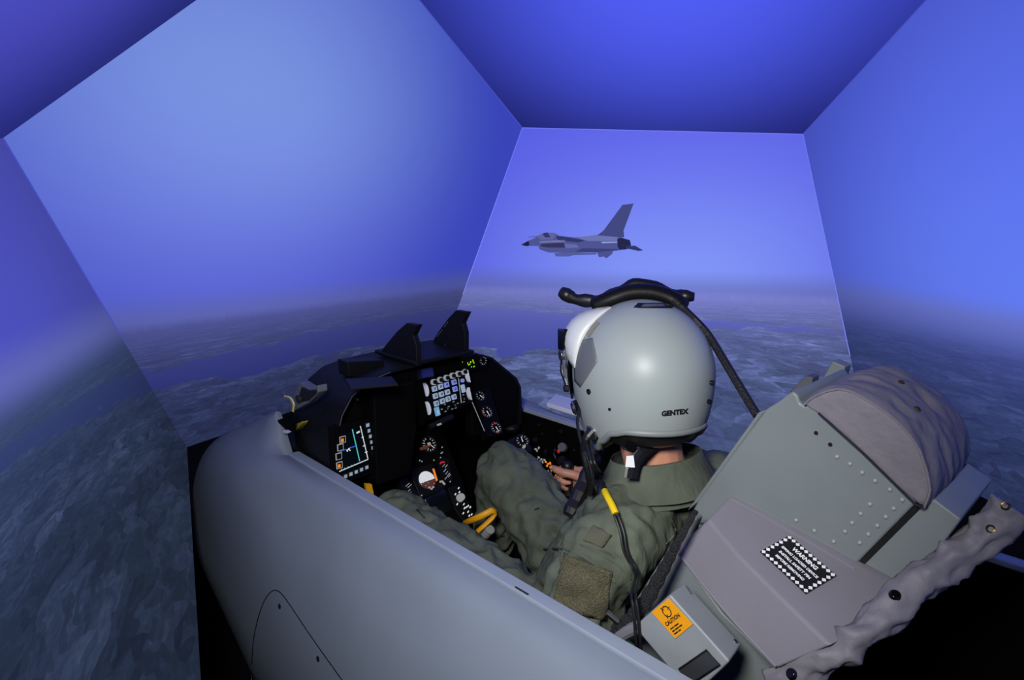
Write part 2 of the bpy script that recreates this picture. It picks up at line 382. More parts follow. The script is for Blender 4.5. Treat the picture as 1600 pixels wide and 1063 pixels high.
# seams where the screens meet, emission standing in for light they catch
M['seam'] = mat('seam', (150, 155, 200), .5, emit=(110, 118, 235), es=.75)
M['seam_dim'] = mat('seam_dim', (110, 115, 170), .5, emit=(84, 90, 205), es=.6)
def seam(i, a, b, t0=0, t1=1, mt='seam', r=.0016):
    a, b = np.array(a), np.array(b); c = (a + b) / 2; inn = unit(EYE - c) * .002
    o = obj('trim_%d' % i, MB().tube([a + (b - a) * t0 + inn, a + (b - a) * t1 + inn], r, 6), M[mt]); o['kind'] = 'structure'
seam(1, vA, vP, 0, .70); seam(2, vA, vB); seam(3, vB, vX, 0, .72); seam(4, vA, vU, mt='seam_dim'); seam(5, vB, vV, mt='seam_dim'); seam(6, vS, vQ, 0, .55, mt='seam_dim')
# dark room floor under the open facets
fl = obj('floor', MB().box((0, 0, -.02), (2.6, 2.6, .02)), M['dark_floor']); fl['kind'] = 'structure'

# ------------------------------------------------------------------ picture of the jet flying alongside, shown on the right-hand front screen
n2 = unit(PL['F2'][0])
jr = thing('fighter_jet_picture', onface(908, 385, 'F2') - n2 * .003, 'projected picture of a grey single-tail fighter jet flying against blue sky', 'projected jet')
def jp(pts, off=0):   # crop coordinates 1600x873 of region 800..1020 x 300..420
    return [onface(800 + x * 220 / 1600, 300 + y * 120 / 873, 'F2') - n2 * (.0015 + off) for x, y in pts]
def jetpart(name, pts, rgb, off):
    m_ = mat('jet_' + name, (2, 2, 2), .9, emit=rgb, es=1.0, spec=0); P = jp(pts, off)
    obj(name, MB().prism(P, n2 * .0009), m_, jr)
jetpart('jet_tailfin', [(960, 500), (1040, 440), (1255, 148), (1382, 132), (1268, 440), (1275, 515), (1180, 520)], (66, 72, 128), .0)
jetpart('jet_fuselage', [(105, 600), (190, 555), (250, 530), (330, 480), (400, 462), (480, 468), (540, 500), (740, 520), (960, 490), (1200, 510), (1330, 545), (1340, 630), (1290, 655), (1100, 680), (720, 690), (420, 690), (315, 655), (300, 615), (160, 615)], (78, 84, 146), .0006)
jetpart('jet_nose', [(105, 600), (190, 555), (200, 600), (180, 617), (150, 615)], (30, 32, 64), .0012)
jetpart('jet_canopy', [(290, 512), (330, 482), (390, 462), (470, 470), (500, 500), (460, 540), (330, 545)], (96, 100, 156), .0012)
jetpart('jet_pilot', [(345, 478), (370, 465), (410, 463), (420, 485), (440, 515), (380, 520)], (52, 56, 110), .0018)
jetpart('jet_strake', [(500, 505), (560, 505), (835, 552), (760, 575), (600, 560), (520, 545)], (50, 55, 106), .0012)
jetpart('jet_spine', [(720, 515), (960, 495), (1200, 515), (1195, 560), (860, 558)], (106, 114, 176), .0012)
jetpart('jet_stripe', [(1010, 568), (1200, 566), (1195, 578), (1030, 584)], (146, 160, 222), .0018)
jetpart('jet_chine', [(310, 560), (600, 545), (605, 570), (320, 580)], (112, 116, 170), .0012)
jetpart('jet_intake', [(325, 595), (420, 585), (590, 580), (605, 635), (400, 632), (330, 620)], (54, 52, 92), .0018)
jetpart('jet_intake_lip', [(600, 590), (740, 600), (760, 635), (610, 640)], (98, 108, 170), .0018)
jetpart('jet_drop_tank', [(480, 700), (560, 690), (960, 690), (960, 712), (700, 720), (640, 735), (500, 735)], (82, 92, 158), .0012)
jetpart('jet_belly', [(720, 680), (800, 640), (1200, 650), (1200, 662), (960, 688)], (62, 62, 118), .0016)
jetpart('jet_fin', [(960, 668), (1150, 660), (1140, 705), (1075, 755), (1040, 735), (990, 745)], (74, 82, 146), .0012)
jetpart('jet_nozzle', [(1195, 540), (1240, 520), (1340, 550), (1352, 600), (1340, 640), (1290, 655), (1215, 655), (1200, 620)], (36, 38, 76), .0018)
jetpart('jet_stabilator', [(1290, 615), (1400, 612), (1490, 665), (1440, 672), (1310, 645)], (50, 56, 108), .0022)
jetpart('jet_probe', [(180, 512), (290, 500), (290, 512), (185, 520)], (86, 92, 160), .0006)

# ------------------------------------------------------------------ cockpit fuselage
fus = thing('cockpit_fuselage', (0.2, 0.0, 0.0), 'grey painted cockpit fuselage section with open top around the seated pilot', 'cockpit')
SX = [-.80, -.6, -.3, 0, .2, .4, .5, .58, .64, .70, .75, .785, .80, .83, .86, .90, .97, 1.04, 1.09, 1.135]
def prof(x):
    k = max(0.0, x - .75); m_ = min(1.0, max(0.0, (x - .80) / .06))
    top = 1.06 + .105 * m_
    m_ = min(1.0, max(0.0, (x - .50) / .38)); m_ = m_ * m_ * (3 - 2 * m_)
    if x > .86: top = 1.165 - .43 * (x - .86)
    s = .345 - .01 * k
    bot = .30 if x < .75 else .30 + .55 * k
    w_ = .158 - .02 * k
    zs = lambda t: 1.045 + (bot - 1.045) * t
    a = [(s, top), (s + .05, 1.043), (s + .098, zs(.10)), (s + .132, zs(.22)), (s + w_, zs(.40)), (s + w_ + .004, zs(.6)), (s + w_ - .025, zs(.82)), (s + w_ - .07, zs(1))]
    tb = max(top, 1.09) if x < .90 else top
    b = [(s, top), (s + .05, min(tb - .010, 1.078)), (s + .10, min(tb - .047, 1.04)), (s + .135, min(tb - .12, .965)), (s + w_, zs(.42)), (s + w_ + .004, zs(.6)), (s + w_ - .025, zs(.82)), (s + w_ - .07, zs(1))]
    return [(p[0] + (q[0] - p[0]) * m_, p[1] + (q[1] - p[1]) * m_) for p, q in zip(a, b)]
def smoothp(P, n=4):
    out = []; P = [np.array(p) for p in P]
    for i in range(len(P) - 1):
        p0 = P[max(i - 1, 0)]; p1 = P[i]; p2 = P[i + 1]; p3 = P[min(i + 2, len(P) - 1)]
        for k in range(n):
            t = k / n; out.append(.5 * ((2 * p1) + (-p0 + p2) * t + (2 * p0 - 5 * p1 + 4 * p2 - p3) * t * t + (-p0 + 3 * p1 - 3 * p2 + p3) * t ** 3))
    out.append(P[-1]); return out
def skin(side):
    O = []; cy = -.022
    rows = []
    for x in SX:
        pr = smoothp(prof(x))
        tp = .10 * max(0.0, x - .80) if side < 0 else 0.0     # far side draws in to clear its screen
        rows.append([np.array([x, y if side > 0 else 2 * cy - y + tp, z]) for y, z in pr])
    rings = []
    for r in rows:   # closed thin section: outer then inner
        inn = [p + np.array([0, -.012 * side, -.006]) for p in r]
        rings.append(r + inn[::-1])
    return MB().loft(rings)
SKIN = obj('side_skin', skin(1), M['grey_paint'], fus); autosmooth(SKIN, 50)
sk2 = obj('side_skin', skin(-1), M['grey_paint'], fus); autosmooth(sk2, 50)
def bvh(o):
    me = o.data; off = Vector(WPOS[o.name]); return BVHTree.FromPolygons([tuple(v.co + off) for v in me.vertices], [tuple(p.vertices) for p in me.polygons])
def hit(b, x, y, off=0):
    r = rayw(x, y); loc, nrm, i, d = b.ray_cast(Vector(CAM), Vector(r))
    if loc is None: return atd(x, y, 1.2), -unit(r)
    n = np.array(nrm); n = n if n @ r < 0 else -n
    return np.array(loc) + n * off, n
# canopy sill rails
for s, y0, y1 in ((1, .318, .347), (-1, -.363, -.392)):
    yc = (y0 + y1) / 2; hw = abs(y1 - y0) / 2
    obj('canopy_rail', MB().box((-.03, yc, 1.055), (.83, hw, .011)), M['grey_sill'], fus, bevel=.003)
for s, y in ((1, .314), (-1, -.359)):
    obj('inner_wall', MB().box((.14, y, .73), (.94, .004, .325)), M['panel_black'], fus)
obj('nose_deck', MB().prism([(.84, .318, 1.06), (1.12, .30, 1.04), (1.12, -.34, 1.04), (.84, -.36, 1.06)], (0, 0, -.02)), M['hood'], fus)
obj('cockpit_floor', MB().box((.16, -.022, .40), (.93, .34, .01)), M['panel_black'], fus)
sb = bvh(SKIN)
# access panel with its seam line and fasteners
def curve_px(P, n=6): return [tuple(p) for p in smoothp(P, n)]
ap = curve_px([(393, 1063), (396, 1005), (404, 965), (414, 938), (424, 925), (433, 923), (442, 930), (455, 948), (490, 1000), (535, 1063)], 4)
seamp = [hit(sb, x, y, .0006)[0] for x, y in ap]
obj('panel_seam', MB().tube(seamp, .0011, 5), M['black_ink'], fus)
for (x, y) in ((437, 948), (497, 1030)):
    h = hit(sb, x, y); obj('fastener', MB().cyl(h[0] - h[1] * .002, h[1], .006, .003, 14), M['dark_metal'], fus)
h0 = [hit(sb, x, y)[0] for x, y in ((804, 966), (822, 976))]
rp = [ony(803, 967, .345), ony(812, 971, .345), ony(823, 978, .345)]
obj('scratch', MB().tube([np.array([p[0], .342, 1.0665]) for p in rp], .0018, 5), M['black_ink'], fus)
# nose deck and dark interior bulkhead beyond the panel
obj('nose_bulkhead', MB().prism([(1.13, y, z) for y, z in ((.28, 1.02), (.38, .9), (.4, .7), (-.44, .7), (-.42, .9), (-.3, 1.02))], (.01, 0, 0)), M['panel_black'], fus)

# ------------------------------------------------------------------ small helpers for panels
def multi(name, items, parent, smooth=False, label=None):
    mb = MB(); idx = []; mats = []
    for k, (m_, mt) in enumerate(items):
        mb.add(m_.v, m_.f); idx += [k] * len(m_.f); mats.append(mt)
    o = obj(name, mb, None, parent, label=label)
    for mt in mats: o.data.materials.append(mt)
    for p, i in zip(o.data.polygons, idx): p.material_index = i; p.use_smooth = smooth
    return o
class Pl:
    # a flat panel plane: pixel -> point on it; rx = right, uy = up in the plane
    def __init__(s, p0, n, right=None):
        s.p = np.array(p0, float); s.n = unit(n)
        r = np.array([0, -1, 0]) if right is None else np.array(right, float)
        s.r = unit(r - s.n * (r @ s.n)); s.u = np.cross(s.n, s.r)
        if s.u[2] < 0 and abs(s.u[2]) > .2: s.u = -s.u
    def px(s, x, y, off=0): return onpl(x, y, s.p + s.n * off, s.n)
    def at(s, c, a, b, off=0): return np.array(c) + s.r * a + s.u * b + s.n * off
    def line(s, x0, y0, x1, y1, wd=.0012, off=.001, mb=None):
        a = s.px(x0, y0, off); b = s.px(x1, y1, off); t = unit(b - a); q = np.cross(s.n, t) * wd
        return (mb or MB()).prism([a - q, b - q, b + q, a + q], s.n * .0004)
    def box(s, c, hw, hh, d0, d1, rot=0):
        ca, sa = math.cos(rot), math.sin(rot); r = s.r * ca + s.u * sa; u = -s.r * sa + s.u * ca
        c = np.array(c); return MB().prism([c - r * hw - u * hh + s.n * d0, c + r * hw - u * hh + s.n * d0, c + r * hw + u * hh + s.n * d0, c - r * hw + u * hh + s.n * d0], s.n * (d1 - d0))
def gauge(pl, x, y, r, parent, needle=None, marks=12, red=None, name='gauge', face='panel_black'):
    c = pl.px(x, y); g = multi(name, [(MB().cyl(c - pl.n * .01, pl.n, r * 1.06, .012, 22), M[face]), (MB().ring(c + pl.n * .002, pl.n, r * 1.03, r * .07, 24, 5), M['dark_metal'])], parent)
    mk = MB()
    for k in range(marks):
        if k in (3,): continue
        q = 2 * math.pi * k / marks; d = pl.r * math.cos(q) + pl.u * math.sin(q); t = np.cross(pl.n, d)
        p = c + pl.n * .0026; L_ = .22 if k % 3 else .34
        mk.prism([p + d * r * .9 - t * r * .06, p + d * r * .9 + t * r * .06, p + d * r * (.9 - L_) + t * r * .06, p + d * r * (.9 - L_) - t * r * .06], pl.n * .0004)
    obj('dial_marks', mk, M['em_dim'], g)
    if needle is not None:
        d = pl.r * math.cos(needle) + pl.u * math.sin(needle); t = np.cross(pl.n, d); p = c + pl.n * .0032
        obj('needle', MB().prism([p - d * r * .15 - t * r * .08, p - d * r * .15 + t * r * .08, p + d * r * .72 + t * r * .03, p + d * r * .72 - t * r * .03], pl.n * .0006), M['em_white'], g)
    for q in (red or []):
        d = pl.r * math.cos(q) + pl.u * math.sin(q); t = np.cross(pl.n, d); p = c + pl.n * .003
        obj('red_mark', MB().prism([p + d * r * .95 - t * r * .1, p + d * r * .95 + t * r * .1, p + d * r * .6 + t * r * .1, p + d * r * .6 - t * r * .1], pl.n * .0005), M['em_red'], g)
    return g
def text_mb(txt, size, origin, right, up, thick=.0004, align='CENTER', bold=0.0, fn=None, fitw=None):
    cu = bpy.data.curves.new('txt', 'FONT'); cu.body = txt; cu.size = size; cu.align_x = align; cu.align_y = 'CENTER'; cu.offset = bold
    cu.resolution_u = 3
    t = bpy.data.objects.new('txt', cu); COL.objects.link(t)
    dg = bpy.context.evaluated_depsgraph_get(); me = bpy.data.meshes.new_from_object(t.evaluated_get(dg))
    r = np.array(right); u = np.array(up); n = np.cross(r, u); mb = MB()
    V_ = [v.co.copy() for v in me.vertices]
    if fitw:
        k_ = fitw / (max(v.x for v in V_) - min(v.x for v in V_)); V_ = [v * k_ for v in V_]
    if fn: P = [fn(v.x, v.y) for v in V_]
    else: P = [np.array(origin) + r * v.x + u * v.y + n * thick for v in V_]
    mb.add(P, [tuple(p.vertices) for p in me.polygons])
    bpy.data.objects.remove(t); bpy.data.curves.remove(cu); bpy.data.meshes.remove(me)
    return mb

# ------------------------------------------------------------------ instrument panel under its hood
ip = thing('instrument_panel', (.70, -.02, .78), 'black instrument panel with curved hood, displays, keypad and dials ahead of the pilot', 'instrument panel')
HO = [(.312, 1.03), (.312, 1.10), (.308, 1.15), (.292, 1.20), (.262, 1.243), (.215, 1.272), (.15, 1.284), (.0, 1.29), (-.10, 1.288), (-.165, 1.276), (-.20, 1.262), (-.30, 1.182), (-.318, 1.15), (-.322, 1.09), (-.322, 1.03)]
def arch(x, k=1.0, dz=0): return [np.array([x, -.005 + (y + .005) * k, 1.03 + (z - 1.03) * k + dz]) for y, z in HO]
rings = []
for x, k in ((.622, 1.0), (.70, 1.0), (.80, .985), (.865, .95)):
    o_ = arch(x, k); i_ = arch(x, k * .975); rings.append(o_ + i_[::-1])
hood = obj('hood', MB().loft(rings), M['hood'], ip); autosmooth(hood, 30)
edge = arch(.620, .988)
obj('hood_edge', MB().tube(edge[1:7], .0012, 5), mat('edge_grey', (70, 72, 78), .5), ip)  # lighter grey line along the aft edge of the hood
obj('panel_face', MB().prism([np.array([p[0], p[1], max(p[2], 1.10)]) for p in arch(.665, .974)[1:-1]], (.01, 0, 0)), M['panel_black'], ip)
lip = [onx(*q, .868) for q in ((468, 614), (482, 603), (510, 590), (545, 578), (590, 570), (640, 566))]
obj('glareshield_lip', MB().tube(lip, [(.014, .006)] * 6, 8), M['black'], ip)
hb_ = bvh(hood)
for x, y in ((502, 640), (521, 637), (512, 672), (506, 673), (470, 662), (490, 628), (523, 683), (472, 676), (533, 643), (470, 710)):
    h = hit(hb_, x, y)
    if h[0][0] > .5: obj('screw', MB().cyl(h[0] - h[1] * .001, h[1], .0026, .002, 8), M['dark_metal'], ip)
# left multifunction display
p1 = Pl((.618, 0, 0), (-1, 0, 0))
c = (p1.px(534, 690) + p1.px(586, 728)) / 2; c = p1.px(558, 704)
mfd = obj('multifunction_display', p1.box(c, .066, .074, -.02, 0), M['panel_black'], ip, bevel=.003)
s0 = MB().prism([p1.px(*q, off=.0006) for q in ((537, 680), (570, 668), (578, 722), (533, 738))], p1.n * .0004)
obj('screen', s0, M['screen_dark'], mfd)
def ln(name, pts, mt, wd=.0012):
    mb = MB()
    for q in pts: p1.line(*q, wd=wd, off=.0012, mb=mb)
    obj(name, mb, M[mt], mfd)
ln('cyan_line', [(550.5, 671, 562, 721)], 'em_cyan', .0013)
ln('white_scale', [(563, 666, 575, 718), (530, 737, 575, 718), (571, 696, 567, 697.5), (574, 706, 570, 707.5), (568, 683, 565, 684)], 'em_white', .0011)
ln('blue_line', [(531.5, 705.5, 540, 702.5), (545.5, 700.5, 556.5, 697)], 'em_blue', .0014)
ln('aircraft_symbol', [(542, 705, 547, 700), (544, 701, 547.5, 704.5), (541.5, 703, 543, 706)], 'em_white', .0012)
ln('green_dots', [(533 + 5.2 * k, 734 - 2.0 * k, 534 + 5.2 * k, 733.6 - 2.0 * k) for k in range(6)], 'em_cyan', .0010)
ln('white_cursor', [(557, 677, 562, 674.5)], 'em_white', .0022)
def btn(x, y, mt='em_key', hw=.0052, hh=.0052):
    cc = p1.px(x, y); multi('button', [(p1.box(cc, hw * 1.25, hh * 1.25, 0, .003), M['dark_metal']), (p1.box(cc, hw * .8, hh * .8, .003, .0038), M[mt])], mfd)
for k in range(7): btn(573.5 + 12.0 * k / 6, 664 + 53 * k / 6, hw=.0045 if k not in (0, 6) else .0055)
for k in range(5): btn(539 + 33 * k / 4, 744 - 14 * k / 4, mt='em_dim' if k == 0 else 'em_key')
def frame_btn(x, y, lit):
    cc = p1.px(x, y); it = [(p1.box(cc, .008, .0085, 0, .002), M['em_dim']), (p1.box(cc, .0062, .0067, .002, .0025), M['black'])]
    if lit: it.append((p1.box(cc - p1.u * .001 + p1.r * -.0015, .0035, .0042, .0025, .003), M['em_amber']))
    multi('warning_button', it, mfd)
for x, y, l in ((535, 687, 1), (531.5, 699, 0), (529, 713, 0), (530, 727, 1)): frame_btn(x, y, l)
obj('star_mark', p1.box(p1.px(626, 662), .003, .003, .0, .001, .7), M['em_white'], ip)
for x, y in ((615, 610), (555, 623), (577, 607), (635, 635)): obj('screw', MB().cyl(p1.px(x, y, -.01), p1.n, .003, .012, 8), M['metal'], ip)
# side box between display and keypad
obj('side_shroud', MB().prism([(.60, .212, 1.0), (.60, .11, 1.0), (.60, .085, 1.12), (.60, .085, 1.25), (.60, .212, 1.25)], (.06, 0, 0)), M['panel_black'], ip, bevel=.006)
obj('side_shroud', MB().prism([(.62, -.12, 1.04), (.62, -.30, 1.04), (.62, -.30, 1.17), (.62, -.20, 1.25), (.62, -.12, 1.25)], (.03, 0, 0)), M['panel_black'], ip, bevel=.004)
# keypad (up-front controller)
p2 = Pl(onx(700, 615, .56), (-math.cos(.22), 0, math.sin(.22)))
def k2(x, y): return 620 + x / 5.315, 540 + y / 5.315
TL, TR, BR, BL = [p2.px(*k2(*q)) for q in ((222, 300), (590, 190), (632, 470), (285, 620))]
kp = obj('keypad_panel', MB().prism([q - p2.n * .05 for q in (TL, TR, BR, BL)], p2.n * .05), M['panel_black'], ip, bevel=.002)
kr = unit(p2.px(*k2(470, 305)) - p2.px(*k2(307, 360))); ku = np.cross(p2.n, kr); ku = ku if ku[2] > 0 else -ku
p2.r = kr; p2.u = ku
KEYS = [(307, 360), (358, 342), (408, 327), (470, 305), (315, 420), (365, 405), (415, 388), (478, 362), (323, 482), (373, 462), (420, 445), (470, 428)]
GL = ['1', '2', '3', 'A', '4', '5', '6', 'B', '7', '8', '9', '0']
for i, q in enumerate(KEYS):
    cc = p2.px(*k2(*q)); mt = 'em_keyb' if i in (2, 3, 7) else 'em_key'
    inner = MB()
    for hx, hy, ox, oy in ((.0028, .0007, 0, .003), (.0007, .003, -.0022, 0), (.0007, .003, .0022, 0), (.0022, .0006, 0, -.0005)):
        m_ = p2.box(cc + kr * ox + ku * oy, hx, hy, .0055, .0058); inner.add(m_.v, m_.f)
    multi('key', [(p2.box(cc, .0064, .0064, 0, .0055), M[mt]), (inner, M['dark_metal'])], kp)
multi('key', [(p2.box(p2.px(*k2(330, 548)), .0062, .011, 0, .0055), mat('key_lit_cyan', (110, 160, 190), .5, emit=(110, 170, 205), es=.35)), (p2.box(p2.px(*k2(332, 552)), .002, .005, .0055, .0058), M['white'])], kp)
obj('round_key', MB().cyl(p2.px(*k2(540, 292)), p2.n, .0052, .005, 14), M['em_keyb'], kp)
obj('rocker_key', p2.box(p2.px(*k2(545, 358)), .0055, .0105, 0, .006), M['em_key'], kp, bevel=.001)
for q in ((300, 305), (352, 287), (405, 270), (455, 252), (503, 237), (550, 220)):
    cc = p2.px(*k2(*q)); multi('knob', [(MB().cyl(cc, p2.n, .0078, .008, 16), M['em_dim']), (MB().cyl(cc + p2.n * .008, p2.n, .0056, .004, 14), M['black'])], kp)
for q, sgn in (((228, 368), 1), ((246, 522), 1), ((588, 255), -1), ((600, 400), -1)):
    cc = p2.px(*k2(*q)); P = [cc + ku * .0175 * math.sin(t) * 1.0 + kr * sgn * .0085 * math.cos(t) for t in np.linspace(-math.pi / 2, math.pi / 2, 12)]
    obj('thumb_wheel', MB().prism(P, p2.n * .008), M['white'], kp)
obj('divider_line', p2.line(*k2(512, 272), *k2(536, 478), wd=.0012), M['em_dim'], kp)
for q, L_ in (((415, 520), .006), ((480, 490), .007), ((552, 440), .006)):
    cc = p2.px(*k2(*q)); obj('toggle_switch', MB().tube([cc, cc + p2.n * .012 - kr * L_], .0022, 8), M['metal'], kp)
lab = MB()
for q in ((372, 530), (404, 548), (430, 508), (470, 468), (505, 480), (488, 520), (460, 528), (552, 410), (556, 468), (398, 490), (336, 520)):
    m_ = p2.box(p2.px(*k2(*q)), .003, .0009, .0004, .0009); lab.add(m_.v, m_.f)
obj('keypad_lettering', lab, M['em_dim'], kp)
# bracket under keypad with bright tag
obj('handle_bar', MB().tube([p2.px(*k2(270, 680)), p2.px(*k2(460, 590))], .008, 8), M['black'], ip)
multi('name_tag', [(p2.box(p2.px(*k2(335, 655)), .006, .002, .004, .011), M['em_dim'])], ip)
# warning-receiver symbols and small dial at the right
p3 = Pl((.565, 0, 0), (-1, 0, 0))
wr = obj('green_display', p3.box(p3.px(735, 567), .028, .02, -.008, 0), M['panel_black'], ip)
gm = MB()
for q in ((545, 138, 3, 3), (588, 148, 3, 9), (600, 158, 14, 4), (612, 138, 8, 6), (632, 128, 4, 14), (640, 145, 4, 6), (620, 178, 5, 4), (640, 175, 9, 4)):
    m_ = p3.box(p3.px(*k2(q[0], q[1])), q[2] / 5.3 / 610 * .9, q[3] / 5.3 / 610 * .9, .0003, .0008, .25); gm.add(m_.v, m_.f)
obj('green_symbols', gm, M['em_green'], wr)
gauge(p3, 754.5, 564, .012, ip, marks=9)
# engine dials stacked on the sloping right panel
a_ = ony(742, 603, -.14); b_ = ony(775, 668, -.14); dn = unit(b_ - a_)
p4 = Pl((a_ + b_) / 2, unit(np.cross(dn, (0, -1, 0)) * (1 if np.cross(dn, (0, -1, 0))[0] < 0 else -1)))
col = obj('engine_panel', MB().prism([p4.px(731, 588) , p4.px(760, 590), p4.px(787, 678), p4.px(762, 683)], -p4.n * .03), M['panel_black'], ip)
gauge(p4, 742, 602.5, .0105, ip, .4, 8)
gauge(p4, 750, 619.5, .0145, ip, -1.0, 10, name='gauge')
gauge(p4, 760.5, 644.5, .017, ip, -1.5, 12, [2.9])
gauge(p4, 774.5, 669, .017, ip, -1.4, 12, [1.5, -1.9])
obj('panel_trim', p4.line(737, 627, 757, 674, wd=.001), M['em_dim'], ip)
# centre pedestal with flight instruments
p5 = Pl((.665, 0, .913), (-.768, 0, .64))
def k3(x, y): return 580 + x / 5.317, 650 + y / 5.317
PC = [p5.px(*q) for q in ((690, 668), (745, 812), (652, 820), (620, 765), (645, 675))]
ped = obj('centre_pedestal', MB().prism([q - p5.n * .001 for q in PC], -p5.n * .025), M['panel_black'], ip, bevel=.002)
ped2 = obj('pedestal_base', MB().box((.77, -.01, .62), (.07, .05, .21)), M['panel_black'], ip)
gauge(p5, *k3(478, 240), .0235, ip, -.9, 14, name='altimeter')
obj('altimeter_window', MB().prism([p5.px(*k3(*q), off=.004) for q in ((400, 268), (490, 228), (500, 252), (412, 290))], p5.n * .0006), M['em_brown'], ip)
multi('altimeter_digits', [(p5.box(p5.px(*k3(476, 238)), .0052, .0042, .0046, .005), M['em_dim'])], ip)
ac = p5.px(*k3(462, 535))
adi = obj('attitude_indicator', p5.box(ac, .042, .043, -.02, .001), M['black'], ip, bevel=.002)
def half(c0, r, t0, t1): return MB().prism([np.array(c0) + p5.r * r * math.cos(t) + p5.u * r * math.sin(t) for t in np.linspace(t0, t1, 20)], p5.n * .0008)
obj('bezel', MB().ring(ac + p5.n * .001, p5.n, .0275, .0018, 28, 5), M['dark_metal'], adi)
obj('sky_half', half(ac + p5.n * .0012, .026, -.12, math.pi - .12 + .24), M['em_white'], adi)
obj('ground_half', half(ac + p5.n * .0012, .026, math.pi + .12, 2 * math.pi - .12), M['em_brown'], adi)
obj('glide_flag', MB().prism([p5.px(*k3(*q), off=.003) for q in ((508, 442), (522, 438), (552, 535), (540, 545))], p5.n * .0005), M['em_amber'], adi)
gmk = MB()
for q in ((480, 598), (498, 610), (512, 596)):
    m_ = p5.box(p5.px(*k3(*q)), .0035, .0025, .0024, .003); gmk.add(m_.v, m_.f)
for q in ((430, 560), (450, 580), (520, 565), (415, 575), (470, 560)):
    m_ = p5.box(p5.px(*k3(*q)), .0012, .0012, .0024, .003); gmk.add(m_.v, m_.f)
obj('attitude_marks', gmk, M['em_dim'], adi)
obj('adjust_knob', MB().tube([p5.px(*k3(570, 548), off=.002), p5.px(*k3(590, 545), off=.008), p5.px(*k3(612, 572), off=.008)], .003, 8), M['em_dim'], adi)
vv = obj('vertical_speed_tape', p5.box(p5.px(*k3(612, 448)), .019, .036, -.02, .001, -.30), M['black'], ip)
vm = MB()
for q, r_ in (((610, 455), .0012), ((622, 420), .001), ((640, 490), .001), ((620, 518), .001), ((600, 415), .0008), ((625, 475), .0009), ((648, 500), .0009)):
    m_ = p5.box(p5.px(*k3(*q)), .0065, r_, .0014, .002, .45); vm.add(m_.v, m_.f)
obj('tape_marks', vm, M['em_dim'], vv)
obj('red_arc', MB().prism([p5.px(*k3(*q), off=.0018) for q in ((568, 395), (580, 380), (605, 378), (612, 390), (585, 392), (574, 405))], p5.n * .0004), M['em_red'], vv)
ao = obj('angle_of_attack_tape', p5.box(p5.px(*k3(305, 600)), .016, .03, -.02, .001, .2), M['black'], ip)
am = MB()
for x, y, l in ((300, 575, .008), (312, 590, .006), (315, 620, .0045), (320, 642, .005), (300, 640, .004), (328, 575, .003)):
    m_ = p5.box(p5.px(*k3(x, y)), l, .0009, .0014, .002, .35); am.add(m_.v, m_.f)
obj('tape_marks', am, M['em_dim'], ao)
mk = MB()
for q in ((402, 372), (420, 380), (588, 262), (580, 312), (590, 305), (520, 370), (418, 662), (655, 548), (575, 348)):
    m_ = p5.box(p5.px(*k3(*q)), .0022, .0016, .0006, .0012, .4); mk.add(m_.v, m_.f)
obj('pedestal_lettering', mk, M['em_dim'], ped)
lo_ = obj('lower_display', MB().prism([p5.px(*k3(*q), off=.006) for q in ((440, 690), (610, 610), (680, 770), (540, 850))], -p5.n * .01), mat('screen_glass', (14, 17, 22), .15), ip, bevel=.002)
hs = obj('switch_panel', MB().prism([p5.px(*k3(*q), off=.01) for q in ((640, 600), (710, 570), (850, 800), (760, 870), (700, 780))], -p5.n * .012), M['black'], ip, bevel=.001)
obj('selector_knob', MB().cyl(p5.px(*k3(735, 685), off=.01), p5.n, .0115, .014, 18, .010), M['em_dim'], hs)
sm = MB()
for q in ((718, 645), (685, 662), (755, 745), (775, 770), (790, 760), (808, 770), (760, 778), (790, 808), (820, 830), (800, 840), (750, 820), (712, 612), (700, 745)):
    m_ = p5.box(p5.px(*k3(*q)), .0036, .0017, .0104, .011, .5); sm.add(m_.v, m_.f)
obj('switch_lettering', sm, M['em_white'], hs)

# ------------------------------------------------------------------ head-up display on the hood
hud = thing('head_up_display', (.69, -.01, 1.28), 'black head-up display with two upright fins on top of the hood', 'display')
FL = [(592, 557), (598, 545), (605, 536), (620, 518), (635, 505), (653, 508), (645, 524), (650, 540), (651, 573), (594, 556)]
FR = [(674, 545), (678, 530), (686, 517), (700, 498), (712, 485), (730, 488), (722, 505), (726, 520), (726, 554), (676, 541)]
fl_ = obj('fin', MB().prism([ony(*q, .088) for q in FL], (0, -.016, 0)), M['black'], hud, bevel=.002)
fr_ = obj('fin', MB().prism([ony(*q, -.092) for q in FR], (0, -.016, 0)), M['black'], hud, bevel=.002)
obj('base_unit', MB().box((.69, -.01, 1.297), (.095, .10, .006)), M['black'], hud, bevel=.004)
obj('side_box', MB().prism([onx(*q, .678) for q in ((543, 566), (600, 563), (603, 583), (545, 590))], (.05, 0, 0)), M['black'], hud, bevel=.003)
obj('top_plate', MB().prism([onz(*q, 1.296) for q in ((540, 592), (612, 588), (622, 600), (548, 606))], (0, 0, -.006)), M['black'], hud, bevel=.001)
obj('index_light', MB().box(onx(577, 599, .625), (.004, .008, .006)), mat('amber_lens', (120, 40, 16), .3, emit=(190, 60, 20), es=.3), hud)
obj('deck_glass', MB().prism([onz(*q, 1.288) for q in ((652, 578), (676, 574), (678, 588), (652, 592))], (0, 0, -.003)), mat('deck_blue', (6, 7, 16), .3), hud)
pf = Pl((0, -.0915, 0), (0, 1, 0), (-1, 0, 0))
sc_ = MB()
